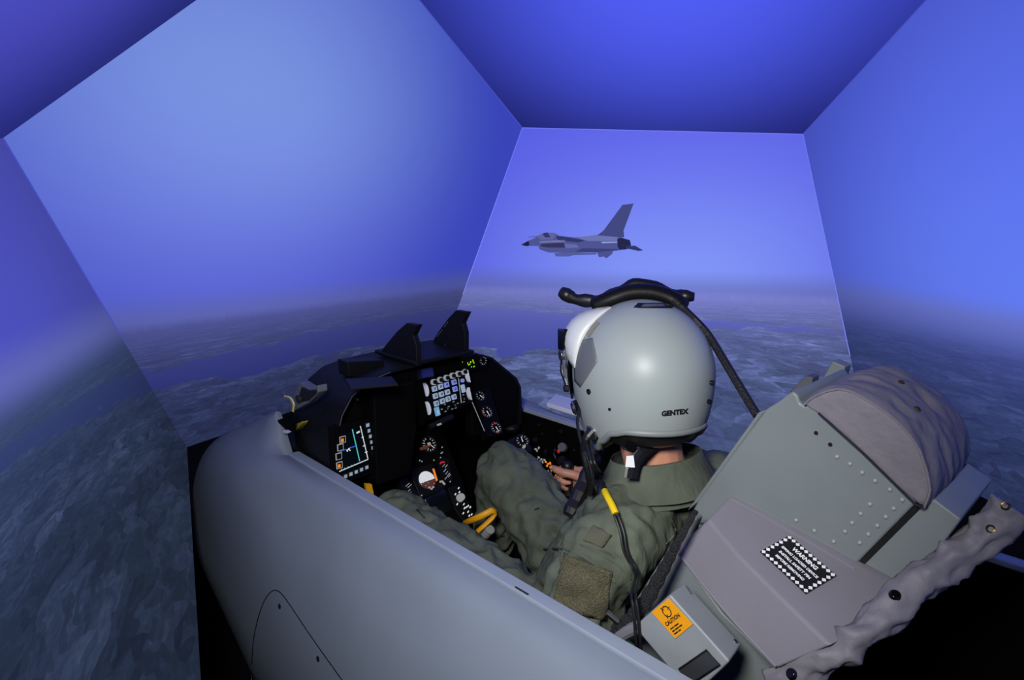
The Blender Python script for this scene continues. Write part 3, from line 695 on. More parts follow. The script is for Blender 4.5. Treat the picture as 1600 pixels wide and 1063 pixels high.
for x0, y0, x1, y1 in ((681, 529, 701, 502), (684, 553, 697, 537), (688, 553, 692, 548)):
    n_ = 9
    for k in range(n_):
        if (k * 7) % 5 == 0: continue
        t = k / n_; t2 = t + .06
        pf.line(x0 + (x1 - x0) * t, y0 + (y1 - y0) * t, x0 + (x1 - x0) * t2, y0 + (y1 - y0) * t2, wd=.0008, off=.0006, mb=sc_)
obj('fin_lettering', sc_, mat('faint_ink', (120, 120, 124), .6), fr_)

# ------------------------------------------------------------------ torn bracket and yellow hose at the left sill
br = thing('sill_bracket', (.86, .32, 1.07), 'bent grey bracket with yellow ribbed hose beside the instrument hood', 'bracket')
def k7(x, y): return 430 + x / 8.177, 590 + y / 8.177
BP = [(310, 60), (430, 135), (545, 100), (552, 190), (430, 320), (250, 420), (270, 340), (225, 240), (290, 110)]
obj('bracket_plate', MB().prism([ony(*k7(*q), .335) for q in BP], (0, -.025, 0)), M['grey_metal'], br, bevel=.003)
obj('bracket_cup', MB().prism([ony(*k7(*q), .338) for q in ((330, 120), (430, 165), (520, 150), (520, 200), (420, 300), (330, 320), (290, 260))], (0, -.012, 0)), M['dark_metal'], br, bevel=.003)
obj('bracket_bolt', MB().cyl(ony(*k7(320, 270), .336), (0, 1, 0), .010, .008, 14), mat('bolt_dull', (60, 62, 64), .5, metal=.6), br)
yh = [ony(*k7(*q), .342) for q in smoothp([(120, 245), (190, 265), (235, 340), (225, 430), (205, 500), (195, 550)], 5)]
obj('yellow_hose', MB().tube(yh, [.0038 + .0008 * (k % 2) for k in range(len(yh))], 8), M['yellow_dull'], br)
obj('hose_rim', MB().tube([p + np.array([-.006, .002, .003]) for p in yh[:18]], .0016, 6), M['card'], br)
obj('yellow_wrap', MB().prism([ony(*k7(*q), .325) for q in ((200, 620), (335, 565), (330, 600), (255, 680), (200, 670))], (0, -.02, 0)), M['yellow_dull'], br, bevel=.003)
obj('clip', MB().prism([ony(*k7(*q), .348) for q in ((95, 680), (160, 672), (205, 695), (150, 722), (100, 710))], (0, -.006, 0)), M['card'], br, bevel=.001)
obj('notch_dark', MB().prism([ony(*k7(*q), .347) for q in ((10, 550), (110, 520), (110, 470), (210, 430), (245, 560), (240, 720), (150, 680))], (0, -.004, 0)), M['panel_black'], br)  # black sheet put in for the darkness of an open hole
obj('yellow_tape', MB().prism([onx(*q, .60) for q in ((572, 757), (581, 757), (585, 778), (576, 781))], (.01, 0, 0)), M['yellow'], ip)

# ------------------------------------------------------------------ right-hand console
rc = thing('side_console', (.3, -.28, .41), 'black right-hand side console with lit switches and knobs along the cockpit wall', 'console')
obj('console_body', MB().box((.47, -.284, .6435), (.09, .069, .2345)), M['panel_black'], rc, bevel=.004)
obj('arm_rest', MB().box((.13, -.284, .615), (.25, .069, .206)), M['panel_black'], rc, bevel=.004)
p6 = Pl(ony(815, 690, -.25), (-.6, .25, .75))
obj('gauge_housing', MB().box(p6.px(812, 695) - p6.n * .035, (.032, .032, .032), (p6.r, p6.u, p6.n)), M['black'], rc, bevel=.006)
gauge(p6, 816, 690, .0195, rc, 1.3, 12, name='fuel_gauge')
obj('gauge_lettering', p6.box(p6.px(818, 700), .007, .0035, .0030, .0034, .4), M['em_dim'], rc)
obj('indicator_pod', MB().sphere(ony(798, 667, -.30), (.03, .03, .018), 14, 8), M['black'], rc)
for x, y in ((842.5, 664), (877, 674.5), (898, 703), (848, 678)):
    obj('wall_fastener', MB().cyl(ony(x, y, -.3555), (0, 1, 0), .004 if x != 877 else .0065, .004, 10), M['dark_metal'] if x in (898, 848) else M['metal'], rc)
p7 = Pl((0, 0, .8785), (0, 0, 1), (0, -1, 0))
pw = Pl((0, -.3546, 0), (0, 1, 0), (-1, 0, 0)); am = MB(); wm = MB()   # marks on the console top and on the wall panel above it
for k, (x, y) in enumerate(((842, 715), (846, 718), (843, 722), (848, 722), (840, 719), (851, 719), (837, 702), (842, 700), (839, 704), (857, 737), (860, 740))):
    q_ = p7.px(x, y); m_ = p7.box(q_, .005, .0026, .0, .0012, .6 * k) if q_[1] > -.346 else pw.box(pw.px(x, y), .004, .0026, .0, .0012, .6 * k); wm.add(m_.v, m_.f)
for k, (x, y) in enumerate(((853, 722), (857, 725), (855, 728), (861, 731), (860, 724), (869, 744), (873, 742), (866, 747), (862, 735), (877, 748))):
    q_ = p7.px(x, y); m_ = p7.box(q_, .005, .0026, .0, .0012, .5 * k) if q_[1] > -.346 else pw.box(pw.px(x, y), .004, .0026, .0, .0012, .5 * k); am.add(m_.v, m_.f)
obj('console_lettering', wm, M['em_dim'], rc); obj('amber_lettering', am, M['em_amber'], rc)
kc = ony(880.5, 700, -.30)
kn = multi('lever_knob', [(MB().cyl(kc, (-.25, .8, .45), .0125, .014, 18), mat('knob_grey', (80, 84, 86), .5, bump=.5, bscale=300)), (MB().cyl(kc - np.array([-.25, .8, .45]) * .02, (-.25, .8, .45), .006, .02, 12), M['metal'])], rc)
obj('red_collar', MB().sphere(ony(873, 705.5, -.295), (.006, .006, .006), 12, 8), M['red_knob'], rc)
obj('lever', MB().tube([ony(867, 703, -.30), ony(865, 709, -.30), ony(868, 716, -.30), ony(874, 726, -.31)], [.0028, .003, .002, .0014], 8), M['metal'], rc)
for x, y, r_ in ((838, 690, .008), (879, 721, .012), (854, 708, .006)): obj('dial_knob', MB().cyl(ony(x, y, -.33), (-.2, .6, .7), r_, .012, 14), M['black'], rc)
pad_ = MB().prism([onz(*q, 1.068) for q in ((854, 636), (868, 622), (904, 632), (930, 655), (905, 652))], (0, 0, .014))
tag(obj('white_card', pad_, M['card'], bevel=.0015), 'small white card lying on the canopy rail beside the helmet', 'card')

# ------------------------------------------------------------------ ejection seat
st = thing('ejection_seat', (-.1, -.01, .41), 'grey riveted ejection seat with canvas covers and warning labels behind the pilot', 'ejection seat')
YP = .09
def P8(x, y): return 1140 + x / 2.952, 540 + y / 2.952
def P7(x, y): return 940 + x / 3.2917, 740 + y / 3.2917
PLATE = [(1196, 640), (1214, 629), (1238, 611), (1246, 618), (1250, 630), (1258, 635), (1268, 634), (1278, 640), (1310, 668), (1345, 700), (1395, 748), (1432, 786), (1338, 882), (1150, 830), (1072, 815), (1092, 780)]
sp = obj('head_box', MB().prism([ony(*q, YP) for q in PLATE], (0, -.20, 0)), M['seat_grey'], st, bevel=.005, seg=3)
RV = [(495, 514), (555, 547), (611, 587), (671, 625), (739, 665), (796, 713), (757, 753), (720, 791), (681, 832), (640, 872), (600, 911), (647, 733), (604, 777), (565, 819), (532, 859), (480, 905), (391, 855), (307, 807)]
rv0 = None
for q in RV:
    c_ = ony(*P8(*q), YP + .0005)
    if rv0 is None: rv0 = obj('rivet', MB().sphere(c_, (.0034, .0026, .0034), 10, 6), M['rivet'], sp, smooth=True)
    else:
        r_ = rv0.copy(); COL.objects.link(r_); r_.parent = sp; r_.location = Vector(c_) - Vector(WPOS[sp.name]); WPOS[r_.name] = c_
for q in ((403, 402), (468, 455)):
    obj('bolt_hole', MB().cyl(ony(*P8(*q), YP - .003), (0, 1, 0), .0032, .0036, 10), M['black_ink'], sp)
fe = [ony(1199, 640, YP + .002), ony(1094, 781, YP + .002)]
obj('front_flange', MB().prism([ony(1184, 645, YP), ony(1196, 641, YP), ony(1092, 784, YP), ony(1072, 800, YP)], (0, -.20, 0)), M['seat_grey'], st, bevel=.003)
rb = [(1338, 886), (1436, 790), (1459, 780), (1502, 812), (1470, 855), (1400, 910), (1360, 905)]
obj('rear_box', MB().prism([ony(*q, .082) for q in rb], (0, -.18, 0)), M['seat_grey'], st, bevel=.003)
obj('box_gap_shade', MB().prism([ony(*q, .086) for q in ((1336, 884), (1432, 787), (1446, 786), (1342, 890))], (0, -.02, 0)), M['black_ink'], st)  # black strip standing in for the shade in the gap
# main back and bucket
_p = ony(1092, 780, YP)
def xf(z): return _p[0] + (_p[2] - z) * .547
obj('seat_back', MB().prism([(x, YP - .01, z) for x, z in ((xf(1.19), 1.19), (xf(1.15), 1.15), (-.178, 1.10), (-.147, 1.04), (-.128, .98), (-.111, .92), (-.077, .86), (-.042, .80), (-.014, .74), (.02, .68), (.05, .62), (xf(.62) - .2, .62), (xf(1.19) - .2, 1.19))], (0, -.19, 0)), M['seat_grey'], st, bevel=.006)
lp = [ony(*q, .168) for q in ((1080, 806), (1048, 850), (950, 1005), (950, 1085), (1290, 1100), (1225, 1056), (1128, 958), (1066, 872), (1090, 812))]
obj('side_plate', MB().prism(lp, (0, -.02, 0)), M['seat_grey'], st, bevel=.004)
obj('side_plate', MB().prism([p + np.array([-.022, -.362, 0]) for p in lp], (0, -.02, 0)), M['seat_grey'], st, bevel=.004)
obj('seat_bucket', MB().box((.2, .005, .492), (.26, .19, .075)), M['dark_metal'], st, bevel=.01)
obj('seat_cushion', MB().box((.2, .0, .585), (.24, .185, .018)), M['black'], st, bevel=.012)
# canvas cover over the parachute container
ARC = smoothp([(1256, 633), (1268, 622), (1292, 612), (1322, 611), (1360, 629), (1400, 660), (1430, 694), (1446, 730), (1452, 765), (1444, 792)], 3)
CH = [(1432, 788), (1395, 752), (1350, 708), (1310, 672), (1280, 645)]
base_ = [np.array(ony(*q, YP + .006)) for q in list(ARC) + CH]; nb = len(base_); na = len(ARC)
ctr = sum(base_) / nb
rings = []
for jj in range(27):
    if jj == 0: yy, k = .095, .90
    elif jj == 26: yy, k = -.113, .88
    else:
        t = (jj - 1) / 24; yy = .097 - .207 * t; k = 1.0 + .05 * math.sin(math.pi * min(1, max(0, t))) ** .6
    ring_ = []
    for i, p in enumerate(base_):
        d = p - ctr; kk = k if i < na else min(k, 1.0)
        q = ctr + d * kk; q[1] = yy
        if 1 <= jj <= 25 and i < na:
            a1 = noise.noise(Vector((q[0] * 20 + yy * 8, yy * 34, q[2] * 20 - yy * 10))); a2 = noise.noise(Vector((q[0] * 46, yy * 60 + 3, q[2] * 46)))
            nz = (.5 - abs(a1) * 1.6) * .009 + (.4 - abs(a2)) * .0045
            q = q + unit(d * np.array([1, 0, 1])) * nz * (.25 if jj < 3 else 1)
        ring_.append(q)
    rings.append(ring_)
# pleats on the near side panel
for r0 in (0,):
    pass
cv = obj('canvas_cover', MB().loft(rings), M['canvas'], st, smooth=True, subd=1)
obj('cover_seam', MB().tube([p + np.array([0, -.001, 0]) for p in rings[1][:na]], .0018, 6), M['canvas'], cv)
obj('cover_cord', MB().tube([p + np.array([0, .002, 0]) for p in [rings[1][i] for i in range(na - 1, nb)]], .0018, 6), mat('cord_navy', (18, 18, 40), .6), cv)
cb = bvh(cv)
for x, y in ((1433, 640), (1408, 598)):
    h = hit(cb, x, y); obj('brass_grommet', MB().ring(h[0] + h[1] * .001, h[1], .0035, .0016, 12, 5), mat('brass', (120, 96, 52), .35, metal=1), cv)
# latch fittings on the far shoulder of the head box
obj('far_fitting', MB().prism([ony(*q, -.12) for q in ((1282, 596), (1300, 564), (1321, 573), (1316, 590), (1300, 606))], (0, -.03, 0)), M['seat_grey'], st, bevel=.003)
obj('far_fitting', MB().prism([ony(*q, -.12) for q in ((1232, 614), (1258, 588), (1270, 590), (1268, 602), (1245, 612))], (0, -.03, 0)), mat('fitting_dark', (84, 86, 92), .6), st, bevel=.002)
# padded side bolster
pv = {}
def pp(n, x, y, Y): pv[n] = ony(x, y, Y)
for n, x, y, Y in (('a', 1138, 777, .10), ('a2', 1210, 812, .10), ('b', 1338, 884, .10), ('e', 1390, 914, .11), ('e2', 1340, 985, .185),
                   ('r0', 1106, 812, .185), ('r1', 1153, 868, .205), ('r2', 1213, 928, .210), ('r3', 1298, 1010, .21),
                   ('l0', 1053, 858, .222), ('l1', 1128, 953, .238), ('l2', 1213, 1046, .238)): pp(n, x, y, Y)
nU = unit(np.cross(pv['b'] - pv['a'], pv['r2'] - pv['a']))
for n, x, y in (('a2', 1210, 812), ('e', 1390, 914), ('e2', 1340, 985), ('r0', 1106, 812), ('r1', 1153, 868), ('r3', 1298, 1010)): pv[n] = onpl(x, y, pv['a'], nU)
pv['l1'] = ony(1128, 953, pv['r1'][1] + .028)
nL = unit(np.cross(pv['r3'] - pv['r0'], pv['l1'] - pv['r0']))
for n, x, y in (('l0', 1053, 858), ('l2', 1213, 1046)): pv[n] = onpl(x, y, pv['r0'], nL)
names = list(pv); ix = {n: i for i, n in enumerate(names)}
QF = [('a', 'r0', 'r1', 'a2'), ('a2', 'r1', 'r2', 'b'), ('b', 'r2', 'r3', 'e2'), ('b', 'e2', 'e'), ('r0', 'l0', 'l1', 'r1'), ('r1', 'l1', 'l2', 'r2'), ('r2', 'l2', 'r3')]
pm = MB().add([pv[n] for n in names], [tuple(ix[n] for n in q) for q in QF])
nv = len(names); back = MB().add(pm.v, pm.f)
BY = {'l0': .20, 'l1': .205, 'l2': .205}
loop = ['a', 'r0', 'l0', 'l1', 'l2', 'r3', 'e2', 'e', 'b', 'a2']
bk = [pv[n] + np.array([0, -(.022 if n in ('a', 'a2', 'b', 'e') else .045), 0]) for n in loop]
full = MB().add([pv[n] for n in names] + bk, [tuple(ix[n] for n in q) for q in QF] + [tuple(range(nv, nv + 10))] + [(ix[loop[i]], ix[loop[(i + 1) % 10]], nv + (i + 1) % 10, nv + i) for i in range(10)])
pad = obj('side_bolster', full, M['pad'], st, bevel=.009, seg=4)
pb = bvh(pad)
for ring_, nme in (([(1143, 781), (1210, 817), (1336, 890)], 'piping'), ([(1057, 861), (1128, 950), (1212, 1042)], 'piping')):
    obj(nme, MB().tube([hit(pb, *q, off=-.0005)[0] for q in smoothp(ring_, 4)], .0022, 6), M['pad'], pad)
# white-on-black WARNING plate
q4 = [hit(pb, *P7(*q), off=.0022)[0] for q in ((940, 310), (1178, 515), (1080, 640), (838, 428))]
cw = sum(q4) / 4; rr = unit(q4[1] - q4[0]); dd_ = unit(q4[3] - q4[0]); nn = unit(np.cross(rr, -dd_)); uu = np.cross(nn, rr)
if uu @ dd_ > 0: uu = -uu
Wd = np.linalg.norm(q4[1] - q4[0]); Hd = np.linalg.norm(q4[3] - q4[0])
if nn @ (CAM - cw) < 0: nn = -nn
wl = obj('warning_label', MB().box(cw, (Wd / 2, Hd / 2, .0008), (rr, uu, nn)), M['black_ink'], pad, label='black WARNING label with white diamond border')
dm = MB(); cw2 = cw + nn * .001
nx, ny = 10, 6; sx_ = (Wd * .92) / nx; sy_ = (Hd * .90) / ny; hs_ = min(sx_, sy_) * .44
def dia(a, b):
    p = cw2 + rr * a + uu * b; dm.prism([p - rr * hs_, p - uu * hs_, p + rr * hs_, p + uu * hs_], nn * .0004)
for i in range(nx + 1):
    for s_ in (-1, 1): dia(-Wd * .46 + i * sx_, s_ * Hd * .44)
for j in range(1, ny):
    for s_ in (-1, 1): dia(s_ * Wd * .46, -Hd * .44 + j * Hd * .88 / ny)
obj('border_diamonds', dm, M['white'], wl)
for tx, fw_, b in (('WARNING', .52, .247), ('SPRING LOADED DEVICE', .77, .062), ('INSTALL SAFETY PIN', .66, -.10), ('BEFORE REMOVING', .60, -.262)):
    obj('lettering', text_mb(tx, .02, cw2 + uu * b * Hd, rr, uu, bold=.0009, fitw=fw_ * Wd), M['white'], wl)
# metal box with CAUTION label
A_ = [ony(*P7(*q), .297) for q in ((165, 790), (350, 622), (660, 970), (470, 1150))]
B_ = [ony(*P7(*q), .235) for q in ((240, 735), (430, 560), (722, 880), (540, 1060))]
cbx = obj('control_box', MB().hull2(A_, B_), M['box_grey'], st, bevel=.004, seg=3)
bb = bvh(cbx)
q4 = [ony(*P7(*q), .2985) for q in ((258, 712), (345, 643), (470, 775), (380, 850))]
obj('caution_label', MB().prism(q4, (0, .0006, 0)), M['orange_lbl'], cbx, label='orange CAUTION label')
cr_ = unit(q4[1] - q4[0]); cu_ = np.cross(np.array([0, 1.0, 0]), cr_); dd2 = q4[3] - q4[0]
if cu_ @ dd2 > 0: cu_ = -cu_
lw = np.linalg.norm(q4[1] - q4[0]); lh = np.linalg.norm(dd2); lc = sum(q4) / 4 + np.array([0, .001, 0])
obj('caution_lettering', text_mb('CAUTION', .02, lc - cu_ * lh * .05, cr_, cu_, bold=.0008, fitw=lw * .78), M['black_ink'], cbx)
fp = MB()
for k, cells in enumerate(((.16, .2), (.12, .16, .14), (.18, .12))):
    x_ = -.33 * lw
    for wd_ in cells:
        wd2 = wd_ * lw * 1.15; p_ = lc + cr_ * (x_ + wd2 / 2) - cu_ * lh * (.22 + .085 * k); x_ += wd2 + .03 * lw
        fp.prism([p_ + cr_ * sx * wd2 / 2 + cu_ * sy * lw * .02 for sx, sy in ((-1, -1), (1, -1), (1, 1), (-1, 1))], (0, .0002, 0))
obj('fine_print_marks', fp, M['black_ink'], cbx)
ic = lc + cu_ * lh * .23
obj('caution_symbol', MB().ring(ic, (0, 1, 0), lw * .17, lw * .018, 22, 5), M['black_ink'], cbx)
sy2 = MB()
for a in (.3, 2.2, 4.0): 
    d_ = cr_ * math.cos(a) + cu_ * math.sin(a); sy2.tube([ic + d_ * lw * .1, ic + d_ * lw * .24], lw * .016, 5)
obj('caution_symbol_marks', sy2, M['black_ink'], cbx)
obj('data_plate', MB().prism([ony(*P7(*q), .298) for q in ((398, 1008), (540, 910), (608, 985), (450, 1090))], (0, .0012, 0)), mat('data_plate', (48, 50, 54), .4), cbx)
obj('plate_rim', MB().tube([ony(*P7(*q), .299) for q in ((398, 1008), (540, 910), (608, 985), (450, 1090))], .0015, 5), M['black_ink'], cbx)
for q in ((455, 612), (440, 590), (688, 865), (672, 972)):
    h = hit(bb, *P7(*q)); obj('box_screw', MB().cyl(h[0] - h[1] * .001, h[1], .0035, .0022, 10), M['metal'], cbx)
# crumpled canvas roll along the lower rear edge
rl = smoothp([(1205, 1066, .235), (1285, 1034, .225), (1345, 995, .20), (1402, 945, .15), (1450, 902, .11), (1505, 862, .07), (1548, 828, .05), (1582, 792, .04)], 14)
rp_ = [ony(q[0], q[1], q[2]) for q in rl]; rings = []; m_ = len(rp_)
for i, p in enumerate(rp_):
    t = unit(rp_[min(i + 1, m_ - 1)] - rp_[max(i - 1, 0)]); a = np.array([0, 1.0, 0]); a = unit(a - t * (a @ t)); b = np.cross(t, a)
    R_ = .0225 * min(1.0, .75 + i / 30); ring_ = []
    for q in np.linspace(0, 2 * math.pi, 29)[:-1]:
        d = a * math.cos(q) + b * math.sin(q); v = p * 30 + d * 1.2
        f1 = abs(noise.noise(Vector((v[0] * .62, v[1] * .6, v[2] * .62)))); f2 = abs(noise.noise(Vector(p * 36 + d * 1.3))); f3 = noise.noise(Vector(p * 60 + d * 1.5))
        ring_.append(p + (a * math.cos(q) * .72 + b * math.sin(q)) * R_ * (1.24 - .8 * f1 - .45 * f2 + .06 * f3))
    rings.append(ring_)
roll = obj('canvas_roll', MB().loft(rings), M['canvas_roll'], st, smooth=True)
rbv = bvh(roll)
for x, y in ((1399, 930), (1236, 1053)):
    h = hit(rbv, x, y); obj('snap_button', MB().cyl(h[0] - h[1] * .002, h[1], .0085, .005, 18, .006), M['black_gloss'], roll, bevel=.001)
for x, y in ((1548, 827), (1571, 791)):
    h = hit(rbv, x, y); obj('brass_eyelet', MB().ring(h[0], h[1], .0045, .0014, 12, 5), mat('brass2', (130, 104, 56), .35, metal=1), roll)
# black woven edging between seat and pilot
ed = [ony(x, y, Y) for x, y, Y in smoothp([(1088, 798, .20), (1060, 846, .225), (1038, 888, .235), (1010, 938, .25), (983, 972, .26), (962, 988, .265)], 5)]
obj('woven_edge', MB().tube(ed, [(.0035 + .0075 * min(1, 1.6 * k / len(ed))) * (1 if k % 2 else 1.2) for k in range(len(ed))], 10), mat('woven_black', (22, 23, 25), .7, bump=.9, bscale=260, var=.5, vscale=220), st)
obj('connector', MB().cyl(ony(966, 972, .27), (.4, .2, .3), .0055, .022, 14), M['metal'], st)
bt = ony(972, 1022, .26)
obj('oxygen_bottle', MB().sphere(bt, (.034, .024, .024), 16, 10), M['green_btl'], st, smooth=True, label='green oxygen bottle beside the seat')
obj('grey_hose', MB().tube([ony(x, y, .27) for x, y in smoothp([(955, 1008), (970, 994), (985, 985), (998, 980)], 4)], .010, 10), mat('hose_grey', (110, 112, 118), .6), st)
# yellow pull handle between the thighs
def k3y(x, y, Y=.0): return ony(*k3(x, y), Y)
eh = obj('pull_handle', MB().tube([k3y(775, 892, .035), k3y(900, 840, .02), k3y(1000, 788, .0), k3y(1026, 792, -.012), k3y(1030, 812, -.015), k3y(1005, 850, -.006), k3y(940, 910, .012), k3y(880, 962, .03)], [(.0085, .005)] * 8, 8), M['yellow'], st, smooth=True, label='yellow looped pull handle')
obj('handle_sleeve', MB().cyl(k3y(950, 985, .0), unit(k3y(1000, 930, 0) - k3y(950, 985, 0)), .0125, .028, 16), mat('sleeve_grey', (150, 152, 152), .5, bump=.4, bscale=300), st)

# ------------------------------------------------------------------ pilot
HC = np.array([-.041, .017, 1.387])                    # helmet centre
ha = math.radians(-30)
HF = np.array([math.cos(ha), math.sin(ha), 0.0]); HL = np.array([-math.sin(ha), math.cos(ha), 0.0]); HU = np.array([0, 0, 1.0])
pt = math.radians(6); HF, HU = HF * math.cos(pt) + HU * -math.sin(pt), HU * math.cos(pt) + HF * math.sin(pt)
pil = thing('person', (.12, -.01, .69), 'seated pilot in green flight suit, head turned, hand on the side console stick', 'person')

def capsule(mb, pts, radii, n=16, flat=None):
    pts = [np.array(p, float) for p in pts]; mb.tube(pts, radii, n, flat)
    for p, r in ((pts[0], radii[0]), (pts[-1], radii[-1])):
        r0 = min(r) if hasattr(r, '__len__') else r; mb.sphere(p, r0 * .98, 12, 8)
def fused(name, mb, mtl, parent, voxel, smooth_it, fn=None):
    o = obj(name, mb, mtl, parent)
    r = o.modifiers.new('r', 'REMESH'); r.mode = 'VOXEL'; r.voxel_size = voxel; r.adaptivity = 0
    sm_ = o.modifiers.new('s', 'SMOOTH'); sm_.factor = .5; sm_.iterations = smooth_it
    dg = bpy.context.evaluated_depsgraph_get(); me = bpy.data.meshes.new_from_object(o.evaluated_get(dg))
    o.modifiers.clear(); old = o.data; o.data = me; bpy.data.meshes.remove(old); me.name = name
    if fn:
        off = WPOS[o.name]; N_ = len(me.vertices)
        co = np.empty(N_ * 3); me.vertices.foreach_get('co', co); co = co.reshape(-1, 3)
        nr = np.empty(N_ * 3); me.vertices.foreach_get('normal', nr); nr = nr.reshape(-1, 3)
        d = np.array([fn(p) for p in (co + off)]); co = co + nr * d[:, None]
        me.vertices.foreach_set('co', co.ravel()); me.update()
    for p in me.polygons: p.use_smooth = True
    if not me.materials: me.materials.append(mtl)
    return o
SH = {1: np.array([-.085, .165, 1.085]), -1: np.array([-.12, -.20, 1.10])}
ELB = {1: np.array([-.02, .248, .845]), -1: np.array([.09, -.272, .905])}
S_ = ony(886, 752, -.305)                               # stick axis under the right hand
WR = {1: np.array([.22, .255, .84]), -1: S_ + np.array([-.095, -.004, -.008])}
HIP = {1: np.array([.13, .10, .76]), -1: np.array([.13, -.11, .76])}
KN = {1: np.array([.565, .180, .905]), -1: np.array([.475, -.115, .985])}
AN = {1: np.array([.70, .19, .54]), -1: np.array([.625, -.172, .56])}
def person_shape(mb, g=1.0, cloth=True):
    capsule(mb, [(.16, -.005, .71), (.115, -.005, .78), (.065, -.005, .88), (.0, -.005, .99), (-.05, -.008, 1.09), (-.075, -.008, 1.15), (-.072, -.005, 1.19)],
            [(.165 * g, .12 * g), (.17 * g, .13 * g), (.155 * g, .125 * g), (.17 * g, .125 * g), (.165 * g, .105 * g), (.11 * g, .075 * g), (.07 * g, .06 * g)], 20, (0, 1, 0))
    for s in (1, -1):
        e, w_, h, k, a = ELB[s], WR[s], HIP[s], KN[s], AN[s]; sh = SH[s]
        capsule(mb, [sh * .35 + np.array([-.07, 0, 1.13]) * .65, sh * .75 + np.array([-.07, 0, 1.14]) * .25, sh, sh * .7 + e * .3, sh * .35 + e * .65, e], [.085 * g, .085 * g, .083 * g, .078 * g, .066 * g, .058 * g])
        capsule(mb, [e, e * .6 + w_ * .4, w_], [.058 * g, .052 * g, (.040 if cloth else .030) * g])
        if not cloth: g = .52
        capsule(mb, [h, h * .65 + k * .35, h * .3 + k * .7, k], [.105 * g, .102 * g, .092 * g, .08 * g])
        capsule(mb, [k, k * .6 + a * .4, a], [.074 * g, .068 * g, .05 * g])
def folds(p):
    v = Vector(p)
    a = noise.noise(Vector((p[0] * 10 + p[2] * 14, p[1] * 20, p[2] * 9 - p[0] * 16)))
    b = noise.noise(Vector((p[0] * 24 + 7, p[1] * 30, p[2] * 20 + p[0] * 14)))
    c2 = noise.noise(v * 60)
    d = (.45 - math.sqrt(a * a + .012) * 1.9) * .015 + (.4 - math.sqrt(b * b + .02) * 1.8) * .009 + c2 * .001
    # gathers around the lap and elbow
    lap = math.exp(-((p[0] - .16) ** 2 + (p[2] - .86) ** 2) / .02)
    d += lap * .007 * math.sin(p[0] * 70 + p[1] * 25 + p[2] * 45 + 3 * a)
    # long drawn folds down the thigh and shin
    kn = math.exp(-((p[0] - .42) ** 2) / .03)
    d += kn * .003 * math.sin((p[1] * 60 + p[2] * 55 - p[0] * 12) + 3 * b)
    # pulled creases running from the shoulder across the back and down the sleeve
    sh = math.exp(-((p[0] + .07) ** 2 + (p[1] - .13) ** 2 + (p[2] - 1.05) ** 2) / .02)
    d -= sh * .006 * max(0.0, math.sin(p[0] * 40 - p[1] * 55 + p[2] * 60 + 2.5 * a)) ** 3
    rk = math.exp(-((p[1] + .1) ** 2) / .012) * math.exp(-((p[0] - .33) ** 2) / .03)
    d -= rk * .006 * max(0.0, math.sin(p[0] * 45 + p[1] * 48 - p[2] * 30 + 3 * b)) ** 3
    return d
sm0 = MB(); person_shape(sm0)
suit = fused('flight_suit', sm0, M['suit'], pil, .0075, 9, folds)
SB = bvh(suit)
# bare body: head, neck, trunk, arms and both hands
bd = MB(); person_shape(bd, .70, False)
capsule(bd, [(-.075, -.005, 1.13), (-.070, .0, 1.20), (-.055, .008, 1.27), HC - HU * .03], [.062, .058, .06, .07], 16)
def hp(f, l, u): return HC + HF * f + HL * l + HU * u
bd.sphere(hp(.005, 0, .01), (.098, .078, .108), 20, 14, (HF, HL, HU))
bd.sphere(hp(.055, 0, -.06), (.05, .05, .065), 14, 10, (HF, HL, HU))
bd.tube([hp(.085, 0, .0), hp(.112, 0, -.035), hp(.10, 0, -.045)], [.008, .015, .01], 10)
bd.tube([hp(.095, .018, -.075), hp(.104, 0, -.074), hp(.095, -.018, -.075)], .006, 8)
for s in (1, -1): bd.sphere(hp(-.002, s * .08, -.02), (.02, .008, .03), 10, 8, (HF, HL, HU))
def hand(S0, side, wrist):
    # fingers wrap a vertical grip at S0; side=-1 right hand, +1 left hand
    sd = -side
    P = lambda x, y, z: S0 + np.array([x, y * sd, z])
    bd.tube([wrist, wrist * .5 + P(-.045, -.026, .0) * .5, P(-.045, -.026, .004)], [(.024, .020), (.030, .02), (.036, .017)], 12, (0, 0, 1))
    bd.sphere(P(-.03, -.028, .004), (.032, .016, .042), 14, 10)
    for k, (zz, L_) in enumerate(((.032, 1.0), (.012, 1.12), (-.008, 1.05), (-.027, .85))):
        R_ = .0275; a0 = -105; a1 = -105 + 225 * L_
        pts = [P(R_ * math.cos(math.radians(t)), R_ * math.sin(math.radians(t)), zz - .004 * (t - a0) / 200) for t in np.linspace(a0, a1, 8)]
        bd.tube([P(-.03, -.028, zz)] + pts, [.0095, .0095, .0098, .009, .0085, .0092, .0082, .0078, .0066], 10)
        bd.sphere(pts[-1], .0064, 8, 6)
    th = [P(-.055, -.01, .022), P(-.034, .012, .034), P(-.010, .028, .038), P(.012, .032, .040), P(.034, .029, .040)]
    bd.tube(th, [.0145, .0135, .0115, .0112, .0085], 12); bd.sphere(th[-1], .0082, 10, 8)
    return th
thR = hand(S_, -1, WR[-1])
SL = np.array([.305, .245, .845]); thL = hand(SL, 1, WR[1])
body = fused('body', bd, M['skin'], pil, .0038, 3)
obj('thumb_nail', MB().sphere(thR[-1] + np.array([-.003, .0075, .002]), (.0065, .002, .0045), 10, 6), M['nail'], pil, smooth=True)
